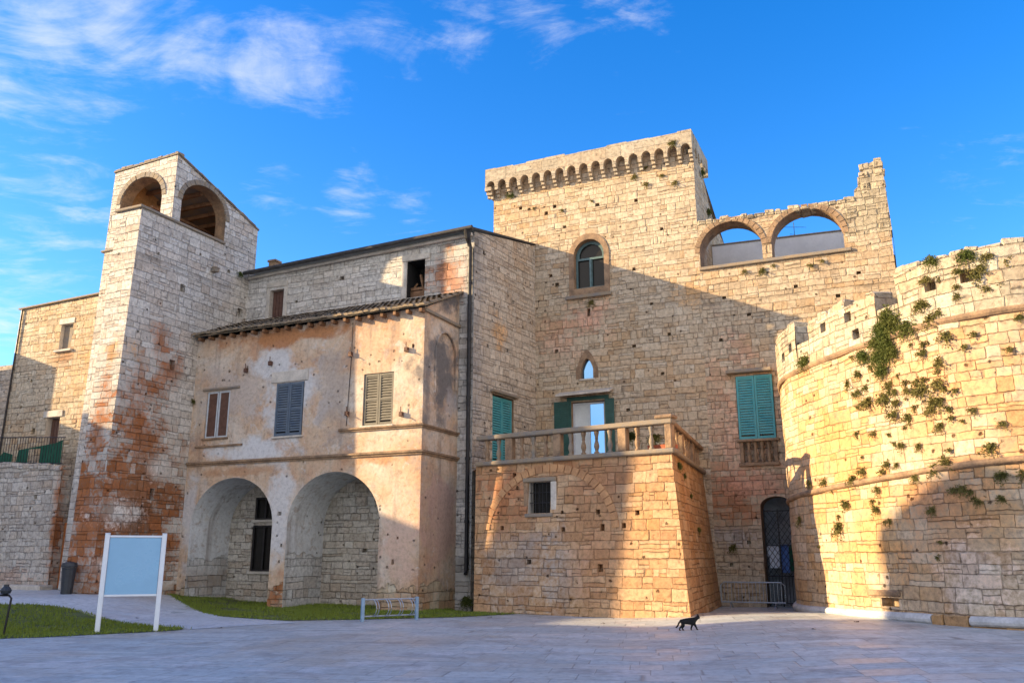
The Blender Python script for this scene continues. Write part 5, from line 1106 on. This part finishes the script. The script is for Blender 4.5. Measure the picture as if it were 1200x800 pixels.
# ------------------------------------------------------------------ things on the plaza
# information board
b0, b1 = Vector((-8.80, 19.05, 0)), Vector((-7.72, 19.45, 0)); T_ = (b1 - b0).normalized(); N_ = Vector((T_.y, -T_.x, 0)); L = (b1 - b0).length
ib = thing('information_board', (b0 + b1) / 2, 'blank pale blue board in a white frame on two posts', 'sign board')
for a in (0, L): 
    mm = MB(); mm.box(b0, T_, N_, a - .05, a + .05, -.05, .05, gh(*b0.xy) - .05, 2.05); mm.box(b0, T_, N_, a - .055, a + .055, -.055, .055, 2.05, 2.07); mm.build('post', 'boardwhite', ib, bevel=.012)
slab(ib, 'panel', b0, T_, N_, .055, L - .055, -.015, .02, .78, 1.97, 'boardblue', .004)
for z in (.735, 1.975): slab(ib, 'rail', b0, T_, N_, .05, L - .05, -.025, .03, z, z + .045, 'boardwhite', .006)
# bicycle rack
r0, r1 = Vector((-3.72, 22.25, 0)), Vector((-2.46, 23.05, 0)); T_ = (r1 - r0).normalized(); N_ = Vector((T_.y, -T_.x, 0)); L = (r1 - r0).length
br = thing('bicycle_rack', (r0 + r1) / 2, 'low blue-grey steel bicycle rack with hoops at the lawn edge', 'bicycle rack')
for a in (0, L): mm = MB(); mm.box(r0, T_, N_, a - .04, a + .04, -.04, .04, -.02, .56); mm.build('post', 'galvpaint', br, bevel=.008)
for z in (.52, .12): mm = MB(); mm.tube([r0 + T_ * .04 + Z * z, r0 + T_ * (L - .04) + Z * z], .018, 8); mm.build('rail', 'galv', br)
for i in range(4):
    for q in (0, .07):
        a = .26 + i * .33 + q; mm = MB(); mm.tube([r0 + T_ * a + N_ * (.26 * math.sin(t * math.pi / 10)) + Z * (.32 - .20 * math.cos(t * math.pi / 10)) for t in range(11)], .011, 6); mm.build('wheel_hoop', 'galv', br)
# crowd barrier
c0 = C(7.66, 5.75); cb = thing('crowd_barrier', C(8.6, 5.75), 'grey metal crowd barrier standing in front of the gated doorway', 'barrier')
mm = MB(); mm.tube([c0 + Z * .18, c0 + Z * .68, c0 + U * .1 + Z * .78, c0 + U * 1.85 + Z * .78, c0 + U * 1.95 + Z * .68, c0 + U * 1.95 + Z * .18, c0 + U * .0 + Z * .18], .02, 8); mm.build('frame', 'galv', cb)
for i in range(17): mm = MB(); a = .11 + i * .108; mm.tube([c0 + U * a + Z * .18, c0 + U * a + Z * .78], .008, 6); mm.build('bar', 'galv', cb)
for a in (.3, 1.65): mm = MB(); mm.tube([c0 + U * a - W * .25 - Z * .02, c0 + U * a - W * .2 + Z * .05, c0 + U * a + Z * .18, c0 + U * a + W * .2 + Z * .05, c0 + U * a + W * .25 - Z * .02], .015, 6); mm.build('foot', 'galv', cb)
# bin
bc = C(-9.95, -3.78); zb = gh(*bc.xy)
bn_ = thing('waste_bin', bc + Z * zb, 'dark slim litter bin leaning at the foot of the corner tower', 'bin')
mm = MB(); mm.lathe(bc + Z * zb, [(.15, 0), (.16, .02), (.20, .72), (.21, .75), (.21, .78)], 12); mm.build('body', 'plastic', bn_, smooth=False)
mm = MB(); mm.lathe(bc + Z * (zb + .785), [(.225, 0), (.23, .05), (.21, .12), (.1, .16)], 12); mm.build('lid', 'plastic', bn_)
# black hoop at the left edge
hc = Vector((-10.43, 18.33, 0)); hs_ = thing('cycle_stand', hc, 'thin black metal stand cut by the left edge of the picture', 'stand')
zg = gh(hc.x, hc.y)
mm = MB(); mm.tube([hc + Vector((-.75, .15, zg)), hc + Vector((-.72, .15, zg + .72)), hc + Vector((-.66, .15, zg + .8)), hc + Vector((.06, .0, zg + .8)), hc + Vector((.12, .0, zg + .74)), hc + Vector((.06, .0, zg))], .022, 8); mm.build('hoop', 'iron', hs_)
mm = MB(); mm.lathe(hc + Vector((-.02, .01, zg + .815)), [(.02, 0), (.09, .02), (.11, .08), (.08, .13), (.05, .16), (.05, .2)], 10); mm.build('cap', 'plastic', hs_)
# laundry behind the gate
for a, wd, z0, z1, mt, lb in ((9.06, .30, 1.2, 1.92, 'cloth_w', 'white shirt drying behind the lattice gate, the left one'), (9.40, .26, 1.05, 1.93, 'cloth_b', 'blue cloth hanging in the middle behind the lattice gate'), (9.68, .2, 1.1, 1.92, 'cloth_g', 'green cloth hanging at the right behind the lattice gate')):
    mm = MB(); n = 8
    mm.add([C(a + wd * i / n, 6.93 + .02 * math.sin(i * 1.7), z) for z in (z0, (z0 + z1) / 2, z1) for i in range(n + 1)], [(j * (n + 1) + i, j * (n + 1) + i + 1, (j + 1) * (n + 1) + i + 1, (j + 1) * (n + 1) + i) for j in range(2) for i in range(n)])
    if mt == 'cloth_w': mm.add([C(a - .12, 6.93, 1.6), C(a, 6.93, 1.55), C(a, 6.93, 1.9), C(a - .06, 6.93, 1.9)], [(0, 1, 2, 3)])
    o = mm.build('laundry', mt, origin=C(a, 6.86, z1)); sm = o.modifiers.new('cloth', 'SOLIDIFY'); sm.thickness = .012; tag(o, lb, 'laundry')
# aerials
def aerial(name, base, h, arms, lb, r_=.012):
    t = thing(name, base, lb, 'antenna'); mm = MB(); mm.tube([base, base + Z * h], r_, 5); mm.build('mast', 'iron', t)
    mm = MB()
    for z, L_, ang, ne in arms:
        d = Vector((math.cos(ang), math.sin(ang), .12)); p = base + Z * z; mm.tube([p - d * L_ / 2, p + d * L_ / 2], r_ * .7, 5); sd = Vector((-d.y, d.x, .15)).normalized()
        for q in range(ne): c_ = p + d * L_ * (q / (ne - 1) - .5); mm.tube([c_ - sd * .16 - Z * .04, c_ + sd * .16 + Z * .04], r_ * .5, 4)
    mm.build('elements', 'iron', t)
aerial('television_antenna', C(10.3, 11.0, 11.3), 3.1, [(2.9, .9, .3, 5), (2.5, .7, 1.2, 4)], 'thin television antenna seen through the right open arch')
aerial('television_antenna', C(-21.2, 3.5, 9.6), 1.9, [(1.6, 1.3, .2, 6), (1.1, 1.0, .2, 5)], 'thin television antenna above the house at the far left edge', .02)
# cat: one skinned body, walking to the right
def skin_body(name, joints, edges, mat, parent=None, origin=(0, 0, 0), sub=2):
    me = bpy.data.meshes.new(name); me.from_pydata([j[0] for j in joints], edges, []); o = bpy.data.objects.new(name, me); COL.objects.link(o)
    o.modifiers.new('skin', 'SKIN'); sl = me.skin_vertices[0].data
    for i, j in enumerate(joints): sl[i].radius = j[1] if isinstance(j[1], tuple) else (j[1], j[1]); sl[i].use_root = i == 0
    s_ = o.modifiers.new('sub', 'SUBSURF'); s_.levels = sub; s_.render_levels = sub
    dg = bpy.context.evaluated_depsgraph_get(); me2 = bpy.data.meshes.new_from_object(o.evaluated_get(dg)); bpy.data.objects.remove(o)
    return me2
J = [((-.13, 0, .205), (.062, .070)), ((-.02, 0, .20), (.064, .074)), ((.09, 0, .205), (.058, .072)), ((.15, 0, .235), (.046, .052)), ((.20, 0, .268), (.040, .042)), ((.232, 0, .282), (.050, .047)), ((.268, 0, .268), (.028, .024)),
     ((-.19, 0, .215), (.024, .024)), ((-.235, 0, .16), .020), ((-.28, 0, .085), .018), ((-.32, 0, .065), .014),
     ((-.14, .036, .16), (.040, .05)), ((-.10, .038, .10), .026), ((-.15, .038, .055), .019), ((-.135, .038, .016), .019), ((-.105, .038, .014), .015),
     ((-.16, -.036, .155), (.040, .05)), ((-.18, -.038, .10), .026), ((-.235, -.038, .06), .019), ((-.24, -.038, .016), .018), ((-.21, -.038, .014), .015),
     ((.10, .034, .14), (.030, .034)), ((.075, .036, .075), .021), ((.055, .036, .018), .018), ((.085, .036, .014), .015),
     ((.115, -.034, .14), (.030, .034)), ((.155, -.036, .075), .021), ((.18, -.036, .018), .018), ((.21, -.036, .014), .015)]
Ed = [(0, 1), (1, 2), (2, 3), (3, 4), (4, 5), (5, 6), (0, 7), (7, 8), (8, 9), (9, 10), (0, 11), (11, 12), (12, 13), (13, 14), (14, 15), (0, 16), (16, 17), (17, 18), (18, 19), (19, 20), (2, 21), (21, 22), (22, 23), (23, 24), (2, 25), (25, 26), (26, 27), (27, 28)]
cme = skin_body('cat', J, Ed, 'cat')
bm = bmesh.new(); bm.from_mesh(cme)
for sy in (1, -1):                              # ears
    c_ = Vector((.222, sy * .028, .312)); vs = [bm.verts.new(c_ + Vector(q)) for q in ((-.012, -.018 * 1, 0), (.012, -.016, 0), (.012, .016, 0), (-.012, .018, 0), (.0, sy * .006, .048))]
    for a, b in ((0, 1), (1, 2), (2, 3), (3, 0)): bm.faces.new((vs[a], vs[b], vs[4]))
bm.to_mesh(cme); bm.free(); cme.materials.clear(); cme.materials.append(M['cat'])
cme.polygons.foreach_set('use_smooth', [True] * len(cme.polygons))
cat = bpy.data.objects.new('cat', cme); COL.objects.link(cat); cat.location = (3.72, 18.85, gh(3.72, 18.85)); cat.rotation_euler = (0, 0, R(8)); cat.scale = (.92, 1.0, .95)
tag(cat, 'black cat walking to the right across the paving', 'cat'); ORG[cat.name] = Vector((0, 0, 0))
for sy in (1, -1):
    mm = MB(); mm.lathe((.272, sy * .02, .287), [(.001, -.005), (.005, -.003), (.0055, 0), (.005, .003), (.001, .005)], 6); mm.build('eye', 'cat_eye', cat, smooth=True)
# fallen leaves and scraps on the paving
for (x, y) in ((5.9, 17.6), (-6.6, 20.2), (2.2, 21.5), (7.4, 19.2), (-9.6, 22.9), (-.6, 23.6)):
    mm = MB(); q = Vector((x, y, gh(x, y) + .012)); a = random.uniform(0, 6)
    d1, d2 = Vector((math.cos(a), math.sin(a), 0)) * .07, Vector((-math.sin(a), math.cos(a), 0)) * .04
    mm.add([q - d1, q + d2 + Z * .012, q + d1 + Z * .02, q - d2], [(0, 1, 2), (0, 2, 3)]); mm.add([q - d1 * .9 + d2, q + d2 * 2 + Z * .015, q + d1 * .6 + d2 * 1.6], [(0, 1, 2)])
    tag(mm.build('dry_leaf', 'soil', origin=q), 'dark dry leaf scrap lying flat on the paving', 'leaf', 'leaf scraps on the ground')

# ------------------------------------------------------------------ houses across the street, left of the frame: their roofs cast the plaza's shade
def neighbour(u0, u1, w0, w1, h, ridge, lb, axis_w=True):
    t = thing('neighbour_house', C((u0 + u1) / 2, (w0 + w1) / 2), lb, 'house', 'houses across the street'); m = MB()
    p = [C(u0, w0), C(u1, w0), C(u1, w1), C(u0, w1)]
    for i in range(4): a, b = p[i], p[(i + 1) % 4]; m.add([a - Z * .5, b - Z * .5, b + Z * h, a + Z * h], [(0, 1, 2, 3)])
    m.build('wall', 'house', t)
    m = MB(); um = (u0 + u1) / 2; wm = (w0 + w1) / 2
    if ridge: r0_, r1_ = C(um, w0, h + ridge), C(um, w1, h + ridge); q = [x + Z * h for x in p]; m.add(q + [r0_, r1_], [(1, 2, 5, 4), (3, 0, 4, 5), (0, 1, 4), (2, 3, 5)])
    else: m.poly([x + Z * h for x in p])
    m.build('roof', 'tile', t)
    n = max(1, int((w1 - w0) / 3.2))
    for i in range(n):
        for z in [1.2 + 3.2 * j for j in range(int(h / 3.3))]:
            a = w0 + (w1 - w0) * (i + .5) / n; fr = slab(t, 'window', C(u1, 0), W, U, a - .55, a + .55, .0, .06, z, z + 1.5, 'framewhite', 0); slab(fr, 'pane', C(u1, 0), W, U, a - .45, a + .45, .061, .075, z + .1, z + 1.4, 'glass_dark', 0)
    return t
neighbour(-30, -24, -50, -20.45, 16.1, 0, 'tall flat-roofed house across the street, its shade falling on the plaza')
neighbour(-30, -24, -20.45, -18.2, 10.9, 0, 'narrow house across the street beside the tall one')
neighbour(-30, -24, -18.2, -12.6, 9.5, 0, 'wide low house across the street')
neighbour(-30, -24, -12.6, -7.2, 10.2, 0, 'plain house in the middle of the row across the street')
neighbour(-30, -24, -7.2, -4.2, 9.2, 0, 'lowest house across the street')
neighbour(-30, -24, -4.2, -1.0, 11.2, 0, 'house across the street facing the left retaining wall')
sw_ = thing('shade_wall', C(-23.4, -13), 'tall thin unseen wall added before the houses to shade the terrace front', 'shade wall')
m = MB(); m.sheet(C(-23.2, 0), W, U, [(-13.7, -.5), (-11.15, -.5), (-11.15, 13.9), (-12.45, 14.6), (-13.7, 14.0)], thick=.6); m.build('wall', 'house', sw_)  # added out of view, kept thin so its shade ends on the terrace front
